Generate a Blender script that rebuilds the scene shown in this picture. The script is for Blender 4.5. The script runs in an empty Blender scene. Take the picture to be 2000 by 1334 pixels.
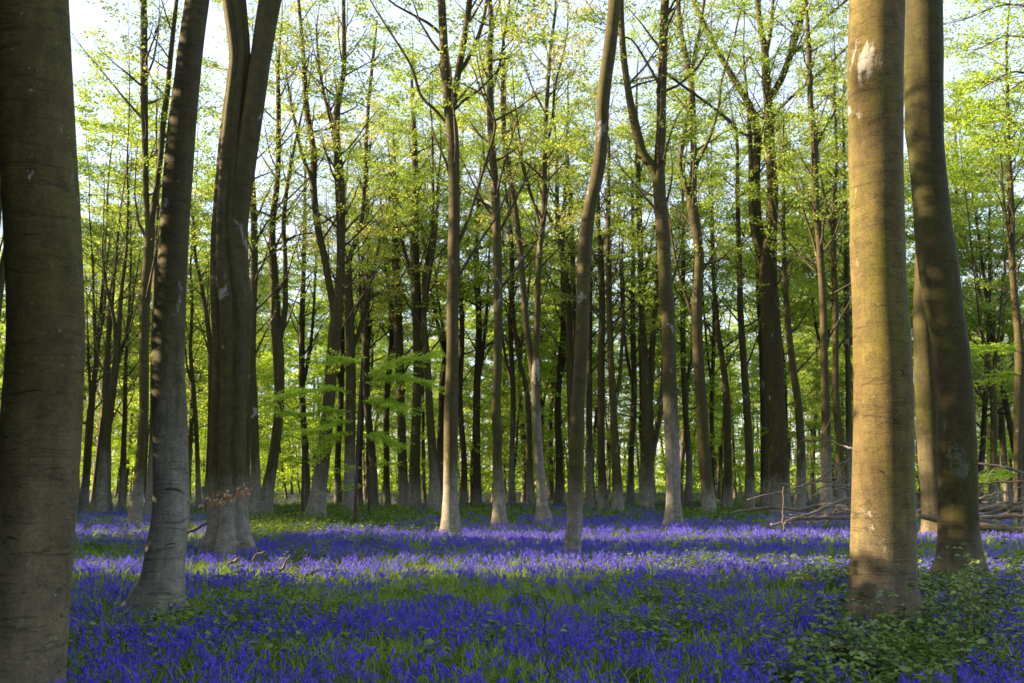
import bpy, math, random
import numpy as np
from mathutils import Vector

R = math.radians
rng = np.random.default_rng(7)
random.seed(7)
scene = bpy.context.scene
COL = scene.collection

# ------------------------------------------------------------------ camera
CAM_H, PITCH, FPX = 1.35, R(8.0), 1944.0
cam_d = bpy.data.cameras.new('camera')
cam_d.sensor_width = 36.0
cam_d.lens = 36.0 * FPX / 2000.0
cam_d.clip_start, cam_d.clip_end = 0.05, 2000
cam_d.dof.use_dof = True
cam_d.dof.focus_distance = 11.0
cam_d.dof.aperture_fstop = 2.8
cam = bpy.data.objects.new('camera', cam_d)
cam.location = (0, 0, CAM_H)
cam.rotation_euler = (R(90) + PITCH, 0, 0)
COL.objects.link(cam)
scene.camera = cam

# ------------------------------------------------------------------ sky, sun, exposure
SUN_EL, SUN_BACK = R(14.0), R(-3.0)         # low evening sun from the left
SUN_DIR = Vector((-math.cos(SUN_BACK) * math.cos(SUN_EL), -math.sin(SUN_BACK) * math.cos(SUN_EL), math.sin(SUN_EL)))
world = bpy.data.worlds.new('World'); scene.world = world
world.use_nodes = True
wn = world.node_tree.nodes; wl = world.node_tree.links
bg = wn['Background']
sky = wn.new('ShaderNodeTexSky'); sky.sky_type = 'NISHITA'; sky.sun_disc = False
sky.sun_elevation = SUN_EL
sky.sun_rotation = math.atan2(SUN_DIR.x, SUN_DIR.y)
sky.air_density, sky.dust_density, sky.ozone_density = 1.0, 1.6, 1.0
# thin high cloud over the blue
wtc = wn.new('ShaderNodeTexCoord'); wmp = wn.new('ShaderNodeMapping'); wmp.inputs['Scale'].default_value = (1.0, 1.0, 2.6)
wnz = wn.new('ShaderNodeTexNoise'); wnz.inputs['Scale'].default_value = 2.2; wnz.inputs['Detail'].default_value = 6; wnz.inputs['Roughness'].default_value = 0.6
wrp = wn.new('ShaderNodeValToRGB'); wrp.color_ramp.elements[0].position = 0.30; wrp.color_ramp.elements[1].position = 0.68
wrp.color_ramp.elements[0].color = (0.45, 0.45, 0.45, 1); wrp.color_ramp.elements[1].color = (0.95, 0.95, 0.95, 1)
wmx = wn.new('ShaderNodeMixRGB'); wmx.inputs[2].default_value = (1.12, 1.22, 1.48, 1)
wl.new(wtc.outputs['Generated'], wmp.inputs[0]); wl.new(wmp.outputs[0], wnz.inputs['Vector']); wl.new(wnz.outputs[0], wrp.inputs[0])
wl.new(wrp.outputs[0], wmx.inputs[0]); wl.new(sky.outputs[0], wmx.inputs[1]); wl.new(wmx.outputs[0], bg.inputs['Color'])
bg.inputs['Strength'].default_value = 0.15
sl = bpy.data.lights.new('sun', 'SUN'); sl.energy = 5.0; sl.angle = R(0.5); sl.color = (1.0, 0.76, 0.48)
so = bpy.data.objects.new('sun', sl); COL.objects.link(so)
so.rotation_euler = SUN_DIR.to_track_quat('Z', 'Y').to_euler()
so.location = (-40, 0, 30)

vs = scene.view_settings
vs.view_transform = 'Standard'; vs.look = 'None'; vs.gamma = 1.0; vs.use_curve_mapping = False
vs.exposure = 2.55
scene.cycles.max_bounces = 7; scene.cycles.diffuse_bounces = 4; scene.cycles.transmission_bounces = 4
scene.cycles.sample_clamp_indirect = 6.0
scene.cycles.use_denoising = True

# ------------------------------------------------------------------ pixel -> place
CP, SP = math.cos(PITCH), math.sin(PITCH)
def ray(px, py):
    a, b = (px - 1000) / FPX, (667 - py) / FPX
    return np.array((a, CP - b * SP, SP + b * CP))          # forward coefficient is 1
def at(px, py, D):
    """the point on the pixel's ray that lies D metres ahead; and metres per pixel there"""
    d = ray(px, py); t = D / d[1]
    return np.array((0, 0, CAM_H)) + d * t, t / FPX
def to_px(p):
    x, y, z = p[..., 0], p[..., 1], p[..., 2] - CAM_H
    f = y * CP + z * SP; u = -y * SP + z * CP
    return 1000 + FPX * x / f, 667 - FPX * u / f
def ground_z(x, y):
    return 0.05 * np.sin(0.23 * x + 1.0) * np.sin(0.17 * y) + 0.035 * np.sin(0.61 * x + 0.45 * y)

# ------------------------------------------------------------------ numpy helpers
_G = np.random.default_rng(3).random((256, 256))
def vnoise(x, y):
    xi, yi = np.floor(x).astype(int), np.floor(y).astype(int)
    fx, fy = x - xi, y - yi
    fx, fy = fx * fx * (3 - 2 * fx), fy * fy * (3 - 2 * fy)
    g = lambda a, b: _G[a % 256, b % 256]
    return (g(xi, yi) * (1 - fx) + g(xi + 1, yi) * fx) * (1 - fy) + (g(xi, yi + 1) * (1 - fx) + g(xi + 1, yi + 1) * fx) * fy
def unit(v):
    return v / (np.linalg.norm(v, axis=-1, keepdims=True) + 1e-9)

class QM:
    """collects quads (and optional per-vertex tone) for one mesh"""
    def __init__(s): s.V, s.Q, s.T, s.n, s.M = [], [], [], 0, []
    def add(s, v, q, tone=0.5, mi=0):
        v = np.asarray(v, float).reshape(-1, 3); q = np.asarray(q, int).reshape(-1, 4)
        s.V.append(v); s.Q.append(q + s.n); s.n += len(v)
        s.T.append(np.broadcast_to(np.asarray(tone, float), (len(v),)))
        s.M.append(np.full(len(q), mi))
    def mesh(s, name, mats, smooth=True, origin=None):
        me = bpy.data.meshes.new(name)
        if not s.V: return me
        V = np.concatenate(s.V); Q = np.concatenate(s.Q); T = np.concatenate(s.T); M = np.concatenate(s.M)
        if origin is not None: V = V - np.asarray(origin)
        me.vertices.add(len(V)); me.vertices.foreach_set('co', V.astype(np.float32).ravel())
        me.loops.add(Q.size); me.loops.foreach_set('vertex_index', Q.astype(np.int32).ravel())
        me.polygons.add(len(Q)); me.polygons.foreach_set('loop_start', np.arange(0, Q.size, 4, dtype=np.int32))
        me.polygons.foreach_set('material_index', M.astype(np.int32))
        me.polygons.foreach_set('use_smooth', np.full(len(Q), smooth))
        at_ = me.attributes.new('tone', 'FLOAT', 'POINT'); at_.data.foreach_set('value', T.astype(np.float32))
        for m in (mats if isinstance(mats, (list, tuple)) else [mats]): me.materials.append(m)
        me.update(calc_edges=True)
        return me

def tube(qm, path, rad, sides=6, tone=0.5, mi=0, cap=False, shape=None):
    path = np.asarray(path, float); rad = np.asarray(rad, float); n = len(path)
    t = unit(np.gradient(path, axis=0))
    ref = np.eye(3)[np.argmin(np.abs(t).sum(0))]
    u = unit(ref - (t @ ref)[:, None] * t); w = np.cross(t, u)
    a = np.arange(sides) * 2 * math.pi / sides
    rr = rad[:, None] * np.ones(sides)
    if shape is not None: rr = rr * shape(path, a)
    V = path[:, None] + rr[..., None] * (np.cos(a)[None, :, None] * u[:, None] + np.sin(a)[None, :, None] * w[:, None])
    i = np.arange(n - 1)[:, None] * sides; j = np.arange(sides); k = (j + 1) % sides
    Q = np.stack((i + j, i + k, i + sides + k, i + sides + j), -1).reshape(-1, 4)
    V = V.reshape(-1, 3)
    if cap:
        c0 = len(V); V = np.vstack((V, path[0], path[-1]))
        h = np.arange(0, sides, 2)
        Q = np.vstack((Q, np.stack((np.full(len(h), c0), (h + 2) % sides, h + 1, h), -1),
                       np.stack((np.full(len(h), c0 + 1), (n - 1) * sides + h, (n - 1) * sides + h + 1, (n - 1) * sides + (h + 2) % sides), -1)))
    qm.add(V, Q, tone, mi)

def spline(P, k):
    """Catmull-Rom through the rows of P, k pieces per span"""
    P = np.asarray(P, float)
    A = np.vstack((2 * P[0] - P[1], P, 2 * P[-1] - P[-2]))
    out = []
    for i in range(len(P) - 1):
        p0, p1, p2, p3 = A[i:i + 4]
        for t in np.arange(k) / k:
            out.append(0.5 * (2 * p1 + (p2 - p0) * t + (2 * p0 - 5 * p1 + 4 * p2 - p3) * t * t + (3 * p1 - p0 - 3 * p2 + p3) * t ** 3))
    out.append(P[-1])
    return np.array(out)

def leaf_quads(qm, pos, heading, size, tilt=0.5, width=0.62, r=rng):
    """one kite-shaped leaf per row of pos; blades lie near the horizontal as beech leaves do"""
    n = len(pos)
    if n == 0: return
    nrm = unit(np.stack((r.normal(0, tilt, n), r.normal(0, tilt, n), np.ones(n)), -1))
    h = unit(heading - (heading * nrm).sum(-1, keepdims=True) * nrm)
    s = np.cross(nrm, h)
    L = (size * r.uniform(0.65, 1.25, n))[:, None]
    b = pos; m = pos + h * L * 0.45 + nrm * L * 0.06; e = pos + h * L - nrm * L * 0.08
    V = np.stack((b, m + s * L * width * 0.5, e, m - s * L * width * 0.5), 1)
    Q = np.arange(n * 4).reshape(n, 4)
    qm.add(V.reshape(-1, 3), Q, np.repeat(r.random(n), 4))

# ------------------------------------------------------------------ materials
def nodes_of(m):
    m.use_nodes = True
    return m.node_tree.nodes, m.node_tree.links
def ramp(N, pts, interp='LINEAR'):
    r_ = N.new('ShaderNodeValToRGB'); r_.color_ramp.interpolation = interp
    while len(r_.color_ramp.elements) < len(pts): r_.color_ramp.elements.new(0.5)
    for e, (p, c) in zip(r_.color_ramp.elements, pts):
        e.position = p; e.color = (*c, 1) if len(c) == 3 else c
    return r_

def bark_material(name, grey, brown, moss, grey_top=1.9, moss_amt=0.6, patch=0.5, fine=1.0):
    m = bpy.data.materials.new(name); N, L = nodes_of(m); b = N['Principled BSDF']
    b.inputs['Roughness'].default_value = 0.85
    b.inputs['Specular IOR Level'].default_value = 0.25
    tc = N.new('ShaderNodeTexCoord'); oi = N.new('ShaderNodeObjectInfo')
    off = N.new('ShaderNodeVectorMath'); off.operation = 'MULTIPLY_ADD'
    off.inputs[1].default_value = (1, 1, 1)
    cmb = N.new('ShaderNodeCombineXYZ'); mul = N.new('ShaderNodeMath'); mul.operation = 'MULTIPLY'; mul.inputs[1].default_value = 37.0
    L.new(oi.outputs['Random'], mul.inputs[0])
    for i in range(3): L.new(mul.outputs[0], cmb.inputs[i])
    L.new(tc.outputs['Object'], off.inputs[0]); L.new(cmb.outputs[0], off.inputs[2])
    P = off.outputs[0]
    def noise(scale, detail=4, rough=0.6, stretch=None, dist=0.0):
        n = N.new('ShaderNodeTexNoise'); n.inputs['Scale'].default_value = scale; n.inputs['Detail'].default_value = detail
        n.inputs['Roughness'].default_value = rough; n.inputs['Distortion'].default_value = dist
        if stretch:
            mp = N.new('ShaderNodeMapping'); mp.inputs['Scale'].default_value = stretch
            L.new(P, mp.inputs[0]); L.new(mp.outputs[0], n.inputs['Vector'])
        else: L.new(P, n.inputs['Vector'])
        return n
    def mix(fac, a, c, mode='MIX'):
        x = N.new('ShaderNodeMixRGB'); x.blend_type = mode
        for s, v in zip(x.inputs, (fac, a, c)):
            if isinstance(v, (int, float)): s.default_value = v
            elif isinstance(v, tuple): s.default_value = (*v, 1)
            else: L.new(v, s)
        return x.outputs[0]
    # grey lower trunk, olive-brown algae above, with a ragged edge
    sep = N.new('ShaderNodeSeparateXYZ'); L.new(tc.outputs['Object'], sep.inputs[0])
    big = noise(1.6, 9, 0.72, (1.6, 1.6, 0.4))
    hh = N.new('ShaderNodeMath'); hh.operation = 'MULTIPLY_ADD'; hh.inputs[1].default_value = grey_top * 2.4; L.new(big.outputs[0], hh.inputs[0])
    neg = N.new('ShaderNodeMath'); neg.operation = 'MULTIPLY'; L.new(sep.outputs[2], neg.inputs[0])
    nr = N.new('ShaderNodeMapRange'); nr.inputs[3].default_value = -0.6; nr.inputs[4].default_value = -2.4; L.new(oi.outputs['Random'], nr.inputs[0]); L.new(nr.outputs[0], neg.inputs[1])
    L.new(neg.outputs[0], hh.inputs[2])
    gr = N.new('ShaderNodeMapRange'); gr.inputs[1].default_value = -0.9; gr.inputs[2].default_value = 0.9; L.new(hh.outputs[0], gr.inputs[0])
    mo = noise(2.6, 6, 0.7, (1, 1, 0.35)); mor = ramp(N, [(0.42, (0, 0, 0)), (0.66, (1, 1, 1))]); L.new(mo.outputs[0], mor.inputs[0])
    mf = N.new('ShaderNodeMath'); mf.operation = 'MULTIPLY'; mf.inputs[1].default_value = moss_amt; L.new(mor.outputs[0], mf.inputs[0])
    upper = mix(mf.outputs[0], brown, moss)
    col = mix(gr.outputs[0], upper, grey)
    # mottling
    mt = noise(7 * fine, 6, 0.7); col = mix(0.75, col, ramp_out(N, L, mt, [(0.3, (0.45, 0.45, 0.45)), (0.7, (1.35, 1.35, 1.35))]), 'MULTIPLY')
    ft = noise(55 * fine, 6, 0.75); col = mix(0.6, col, ramp_out(N, L, ft, [(0.35, (0.5, 0.5, 0.5)), (0.65, (1.4, 1.4, 1.35))]), 'MULTIPLY')
    # pale lichen patches and specks
    lp = noise(1.5, 9, 0.68, (1.2, 1.2, 0.7), 0.4); lpr = ramp(N, [(0.625, (0, 0, 0)), (0.665, (1, 1, 1))]); L.new(lp.outputs[0], lpr.inputs[0])
    lf = N.new('ShaderNodeMath'); lf.operation = 'MULTIPLY'; lf.inputs[1].default_value = patch; L.new(lpr.outputs[0], lf.inputs[0])
    col = mix(lf.outputs[0], col, (0.36, 0.35, 0.33))
    vo = N.new('ShaderNodeTexVoronoi'); vo.inputs['Scale'].default_value = 9.0; L.new(P, vo.inputs['Vector'])
    vs_ = ramp(N, [(0.0, (1, 1, 1)), (0.075, (0, 0, 0))]); L.new(vo.outputs['Distance'], vs_.inputs[0])
    vf = N.new('ShaderNodeMath'); vf.operation = 'MULTIPLY'; vf.inputs[1].default_value = 0.6 * patch; L.new(vs_.outputs[0], vf.inputs[0])
    col = mix(vf.outputs[0], col, (0.5, 0.5, 0.45))
    # horizontal wrinkles
    wr = noise(1.0, 6, 0.62, (2.2, 2.2, 20.0), 0.8)
    col = mix(0.55, col, ramp_out(N, L, wr, [(0.30, (0.3, 0.27, 0.24)), (0.40, (1, 1, 1))]), 'MULTIPLY')
    hl = noise(1.0, 3, 0.5, (1.3, 1.3, 11.0), 0.6)
    col = mix(0.75, col, ramp_out(N, L, hl, [(0.484, (1, 1, 1)), (0.496, (0.4, 0.38, 0.35)), (0.502, (0.4, 0.38, 0.35)), (0.514, (1, 1, 1))]), 'MULTIPLY')
    st = noise(1.0, 5, 0.6, (9.0, 9.0, 0.7), 0.2)
    col = mix(0.5, col, ramp_out(N, L, st, [(0.32, (0.55, 0.52, 0.48)), (0.62, (1.15, 1.15, 1.1))]), 'MULTIPLY')
    L.new(col, b.inputs['Base Color'])
    fn = noise(42 * fine, 5, 0.7)
    ad = N.new('ShaderNodeMath'); ad.operation = 'MULTIPLY_ADD'; ad.inputs[1].default_value = 0.45
    L.new(fn.outputs[0], ad.inputs[0]); L.new(wr.outputs[0], ad.inputs[2])
    bp = N.new('ShaderNodeBump'); bp.inputs['Strength'].default_value = 0.4; bp.inputs['Distance'].default_value = 0.015
    L.new(ad.outputs[0], bp.inputs['Height']); L.new(bp.outputs[0], b.inputs['Normal'])
    return m
def ramp_out(N, L, src, pts):
    r_ = ramp(N, pts); L.new(src.outputs[0], r_.inputs[0]); return r_.outputs[0]

def leaf_material(name, dark, light, trans=0.5, var=(0.45, 0.15), gloss=0.0):
    """diffuse + translucent leaf; tone attribute, object random and a slow noise vary the colour"""
    m = bpy.data.materials.new(name); N, L = nodes_of(m)
    for n in list(N):
        if n.type != 'OUTPUT_MATERIAL': N.remove(n)
    out = [n for n in N if n.type == 'OUTPUT_MATERIAL'][0]
    at_ = N.new('ShaderNodeAttribute'); at_.attribute_name = 'tone'
    oi = N.new('ShaderNodeObjectInfo')
    geo = N.new('ShaderNodeNewGeometry')
    nz = N.new('ShaderNodeTexNoise'); nz.inputs['Scale'].default_value = 0.55; nz.inputs['Detail'].default_value = 2
    L.new(geo.outputs['Position'], nz.inputs['Vector'])
    a = N.new('ShaderNodeMath'); a.operation = 'MULTIPLY_ADD'; a.inputs[1].default_value = var[0]
    L.new(at_.outputs['Fac'], a.inputs[0])
    c = N.new('ShaderNodeMath'); c.operation = 'MULTIPLY'; c.inputs[1].default_value = var[1]; L.new(oi.outputs['Random'], c.inputs[0])
    c2 = N.new('ShaderNodeMath'); c2.operation = 'MULTIPLY_ADD'; c2.inputs[1].default_value = 0.5; L.new(nz.outputs[0], c2.inputs[0]); L.new(c.outputs[0], c2.inputs[2])
    L.new(c2.outputs[0], a.inputs[2])
    r_ = ramp(N, [(0.2, dark), (0.85, light)]); L.new(a.outputs[0], r_.inputs[0])
    d = N.new('ShaderNodeBsdfDiffuse'); t = N.new('ShaderNodeBsdfTranslucent')
    L.new(r_.outputs[0], d.inputs[0]); L.new(r_.outputs[0], t.inputs[0])
    mx = N.new('ShaderNodeMixShader'); mx.inputs[0].default_value = trans
    L.new(d.outputs[0], mx.inputs[1]); L.new(t.outputs[0], mx.inputs[2])
    last = mx.outputs[0]
    if gloss:
        g = N.new('ShaderNodeBsdfGlossy'); g.inputs['Roughness'].default_value = 0.45
        g.inputs[0].default_value = (1, 1, 1, 1)
        m2 = N.new('ShaderNodeMixShader'); m2.inputs[0].default_value = gloss
        L.new(last, m2.inputs[1]); L.new(g.outputs[0], m2.inputs[2]); last = m2.outputs[0]
    L.new(last, out.inputs['Surface'])
    return m

M = {}
M['bark'] = bark_material('beech_bark', (0.180, 0.168, 0.142), (0.048, 0.038, 0.016), (0.050, 0.051, 0.006), 1.8, 0.85, 0.45)
M['bark_near'] = bark_material('near_beech_bark', (0.130, 0.106, 0.070), (0.085, 0.063, 0.022), (0.085, 0.080, 0.007), 0.9, 0.9, 0.7)
M['bark_mossy'] = bark_material('mossy_beech_bark', (0.115, 0.096, 0.060), (0.038, 0.031, 0.010), (0.040, 0.044, 0.004), 0.8, 0.9, 0.15)
M['bark_left'] = bark_material('scarred_beech_bark', (0.135, 0.110, 0.070), (0.070, 0.050, 0.018), (0.060, 0.056, 0.006), 1.0, 0.8, 0.8)
M['bark_far'] = bark_material('far_beech_bark', (0.12, 0.108, 0.088), (0.040, 0.032, 0.015), (0.042, 0.042, 0.008), 1.6, 0.6, 0.25, 0.7)
M['twig'] = bark_material('twig_bark', (0.062, 0.048, 0.034), (0.062, 0.048, 0.034), (0.05, 0.046, 0.018), 0.3, 0.3, 0.1)
M['twig_red'] = bark_material('reddish_twig_bark', (0.15, 0.10, 0.08), (0.15, 0.10, 0.08), (0.11, 0.08, 0.05), 0.3, 0.3, 0.1)
M['dead'] = bark_material('dead_wood', (0.15, 0.13, 0.11), (0.11, 0.085, 0.066), (0.09, 0.075, 0.045), 0.5, 0.4, 0.6)
M['scar'] = bark_material('branch_scar_bark', (0.085, 0.07, 0.05), (0.05, 0.04, 0.02), (0.05, 0.045, 0.012), 1.0, 0.4, 0.3)
M['leaf'] = leaf_material('beech_leaf', (0.17, 0.29, 0.025), (0.44, 0.53, 0.10), 0.55)
M['leaf_bud'] = leaf_material('opening_beech_leaf', (0.36, 0.40, 0.06), (0.55, 0.54, 0.15), 0.55)
M['leaf_fresh'] = leaf_material('fresh_beech_leaf', (0.25, 0.40, 0.03), (0.44, 0.58, 0.07), 0.55)
M['bramble'] = leaf_material('bramble_leaf', (0.03, 0.052, 0.012), (0.15, 0.215, 0.045), 0.3, (0.75, 0.1), 0.05)
M['under'] = leaf_material('undergrowth_leaf', (0.045, 0.09, 0.015), (0.15, 0.22, 0.035), 0.3, (0.6, 0.2), 0.02)
M['grass'] = leaf_material('grass_blade', (0.08, 0.16, 0.014), (0.23, 0.33, 0.04), 0.4, (0.5, 0.25), 0.02)
M['bell'] = leaf_material('bluebell_flower', (0.046, 0.052, 0.47), (0.185, 0.115, 0.76), 0.35, (0.5, 0.25))
M['stem'] = leaf_material('bluebell_stem', (0.08, 0.13, 0.05), (0.16, 0.20, 0.12), 0.2)
M['copper'] = leaf_material('dead_beech_leaf', (0.30, 0.17, 0.10), (0.52, 0.34, 0.22), 0.3)

def ground_material():
    m = bpy.data.materials.new('woodland_floor'); N, L = nodes_of(m); b = N['Principled BSDF']
    b.inputs['Roughness'].default_value = 0.95
    geo = N.new('ShaderNodeNewGeometry')
    n1 = N.new('ShaderNodeTexNoise'); n1.inputs['Scale'].default_value = 0.8; n1.inputs['Detail'].default_value = 8
    n2 = N.new('ShaderNodeTexNoise'); n2.inputs['Scale'].default_value = 14; n2.inputs['Detail'].default_value = 6; n2.inputs['Roughness'].default_value = 0.75
    L.new(geo.outputs['Position'], n1.inputs['Vector']); L.new(geo.outputs['Position'], n2.inputs['Vector'])
    r1 = ramp(N, [(0.35, (0.05, 0.038, 0.022)), (0.5, (0.045, 0.065, 0.018)), (0.7, (0.085, 0.06, 0.035))]); L.new(n1.outputs[0], r1.inputs[0])
    mx = N.new('ShaderNodeMixRGB'); mx.blend_type = 'MULTIPLY'; mx.inputs[0].default_value = 0.9
    r2 = ramp(N, [(0.3, (0.35, 0.35, 0.35)), (0.7, (1.5, 1.4, 1.3))]); L.new(n2.outputs[0], r2.inputs[0])
    L.new(r1.outputs[0], mx.inputs[1]); L.new(r2.outputs[0], mx.inputs[2]); L.new(mx.outputs[0], b.inputs['Base Color'])
    bp = N.new('ShaderNodeBump'); bp.inputs['Strength'].default_value = 0.8; bp.inputs['Distance'].default_value = 0.05
    L.new(n2.outputs[0], bp.inputs['Height']); L.new(bp.outputs[0], b.inputs['Normal'])
    return m
M['ground'] = ground_material()

# ------------------------------------------------------------------ objects
def obj(name, me, parent=None, loc=None):
    o = bpy.data.objects.new(name, me); COL.objects.link(o)
    if parent is not None: o.parent = parent
    if loc is not None: o.location = loc
    return o
def thing(name, label, cat, loc=(0, 0, 0), group=None, rz=0.0, scale=1.0):
    o = bpy.data.objects.new(name, None); COL.objects.link(o)
    o.empty_display_size = 0.2
    o.location = loc; o.rotation_euler = (0, 0, rz); o.scale = (scale,) * 3
    o['label'] = label; o['category'] = cat
    if group: o['group'] = group
    return o

# ------------------------------------------------------------------ ground
def build_ground():
    xs = np.concatenate((np.linspace(-600, -62, 12), np.linspace(-60, 60, 121), np.linspace(62, 600, 12)))
    ys = np.concatenate((np.linspace(-300, -12, 8), np.linspace(-10, 110, 121), np.linspace(112, 900, 14)))
    X, Y = np.meshgrid(xs, ys); n = len(xs)
    Z = ground_z(X, Y)
    i = np.arange((len(ys) - 1) * (n - 1)); rr, cc = i // (n - 1), i % (n - 1); a = rr * n + cc
    qm = QM(); qm.add(np.stack((X, Y, Z), -1).reshape(-1, 3), np.stack((a, a + 1, a + n + 1, a + n), -1))
    o = obj('ground', qm.mesh('ground', M['ground'])); o['kind'] = 'structure'
build_ground()

# ------------------------------------------------------------------ trees
def grow(p, d, r0, L, n=8, up=0.25, wig=0.12, r=rng, tip=0.1):
    """a wandering branch; returns path and radii"""
    P = [np.array(p, float)]; d = unit(np.array(d, float)); s = L / n
    for _ in range(n):
        d = unit(d + r.normal(0, wig, 3) + np.array((0, 0, up * 0.3)))
        P.append(P[-1] + d * s)
    t = np.linspace(0, 1, n + 1)
    return np.array(P), r0 * (1 - (1 - tip) * t ** 0.9)

def side_dir(axis_dir, elev, az):
    return np.array((math.cos(az) * math.cos(elev), math.sin(az) * math.cos(elev), math.sin(elev)))

class Tree:
    """collects limbs, twigs and leaves of one tree in world (or local) coordinates"""
    def __init__(s, r): s.limbs, s.tw, s.lf, s.r = [], QM(), QM(), r
    def spray(s, path, leaf, dens):
        """leaves set alternately along both sides of a twig"""
        if dens <= 0: return
        r = s.r
        seg = np.linalg.norm(np.diff(path, axis=0), axis=1); L = seg.sum()
        n = max(1, int(L * dens))
        c = np.concatenate(([0], np.cumsum(seg))); q = r.uniform(0.1, 1.0, n) * L
        pos = np.stack([np.interp(q, c, path[:, k]) for k in range(3)], -1)
        d = unit(path[-1] - path[0]); sd = unit(np.cross(d, (0, 0, 1.0)) + 1e-6)
        h = d * r.uniform(0.2, 1.0, (n, 1)) + sd * np.where(np.arange(n) % 2, 1, -1)[:, None] * r.uniform(0.5, 1.2, (n, 1))
        pos = pos + unit(h) * r.uniform(0, leaf * 2.4, (n, 1)) + r.normal(0, leaf * 0.5, (n, 3)) * (1, 1, 0.5)
        leaf_quads(s.lf, pos, h, leaf, 0.6, r=r)
    def bough(s, p, d, r0, L, leaf, dens, subs=5, sides=4, up=0.3, depth=1, flat=0.6):
        r = s.r
        path, rad = grow(p, d, r0, L, 6 if depth > 1 else 4 if depth else 3, up, 0.13, r)
        tube(s.tw, path, rad, sides)
        if dens > 0 and depth <= 1: s.spray(path[1:] if depth == 0 else path[2:], leaf, dens)
        if depth > 0:
            for k in range(subs):
                f = r.uniform(0.25, 1.0) * (len(path) - 1); i = min(int(f), len(path) - 2)
                q = path[i] + (path[i + 1] - path[i]) * (f - i)
                dd = unit(path[i + 1] - path[i])
                az = math.atan2(dd[1], dd[0]) + r.choice((-1, 1)) * r.uniform(0.4, 1.2)
                nd = side_dir(None, r.uniform(-0.1, 0.7) * (1 - flat) + dd[2] * 0.3, az)
                s.bough(q, nd, rad[i] * 0.5, L * r.uniform(0.3, 0.55), leaf, dens, max(2, subs - 2), 3, up * 0.6, depth - 1, flat)
    def crown(s, path, rad, t0, n, L, leaf, dens, elev=(0.3, 1.0), subs=5, depth=1, up=0.22):
        """side branches along a stem from fraction t0 upward"""
        r = s.r; m = len(path) - 1
        cl = np.concatenate(([0], np.cumsum(np.linalg.norm(np.diff(path, axis=0), axis=1)))); cl /= cl[-1]
        for k in range(n):
            t = t0 + (1 - t0) * (k + r.random()) / n
            f = float(np.interp(t, cl, np.arange(m + 1))); i = min(int(f), m - 1); q = path[i] + (path[i + 1] - path[i]) * (f - i)
            az = k * 2.4 + r.uniform(-0.6, 0.6)
            l = L * r.uniform(0.6, 1.25) * (1.15 - 0.55 * (t - t0) / (1 - t0 + 1e-6))
            s.bough(q, side_dir(None, r.uniform(*elev), az), max(0.008, min(rad[i] * 0.4, 0.05)), l, leaf, dens, subs, 4, up, depth)

def lobes(seed, amt=0.03, flare=0.55, fh=0.28, nl=5, flute=0.0, base=0.0):
    """root flare, slow bulges and ribs for a trunk cross section; path heights are in metres"""
    q = np.random.default_rng(seed); ph = q.uniform(0, 6.3, 12)
    def f(path, a):
        z = (path[:, 2] - base)[:, None]; a = a[None, :]
        o = 1 + amt * (np.sin(2 * a + ph[0] + 0.9 * z) + 0.7 * np.sin(3 * a + ph[1] - 1.3 * z) + 0.5 * np.sin(5 * a + ph[2] + 2.1 * z)
                       + 0.4 * np.sin(7 * z + ph[3]) * np.sin(a + ph[4]) + 0.35 * np.sin(9 * a + ph[5] + 4 * z) * np.sin(3.1 * z + ph[6]))
        o = o + flute * (np.abs(np.sin(3 * a + ph[7] + 0.22 * z)) ** 0.6 - 0.72)
        if a.size > 24: o = o + 0.006 * (q.random(o.shape) - .5)
        e = np.exp(-np.clip(z, 0, None) / fh)
        return o + flare * e * (0.75 + 0.6 * np.sin(nl * a + ph[8]) * np.clip(e, 0, 1) + 0.3 * np.sin(2 * a + ph[9]))
    return f

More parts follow.
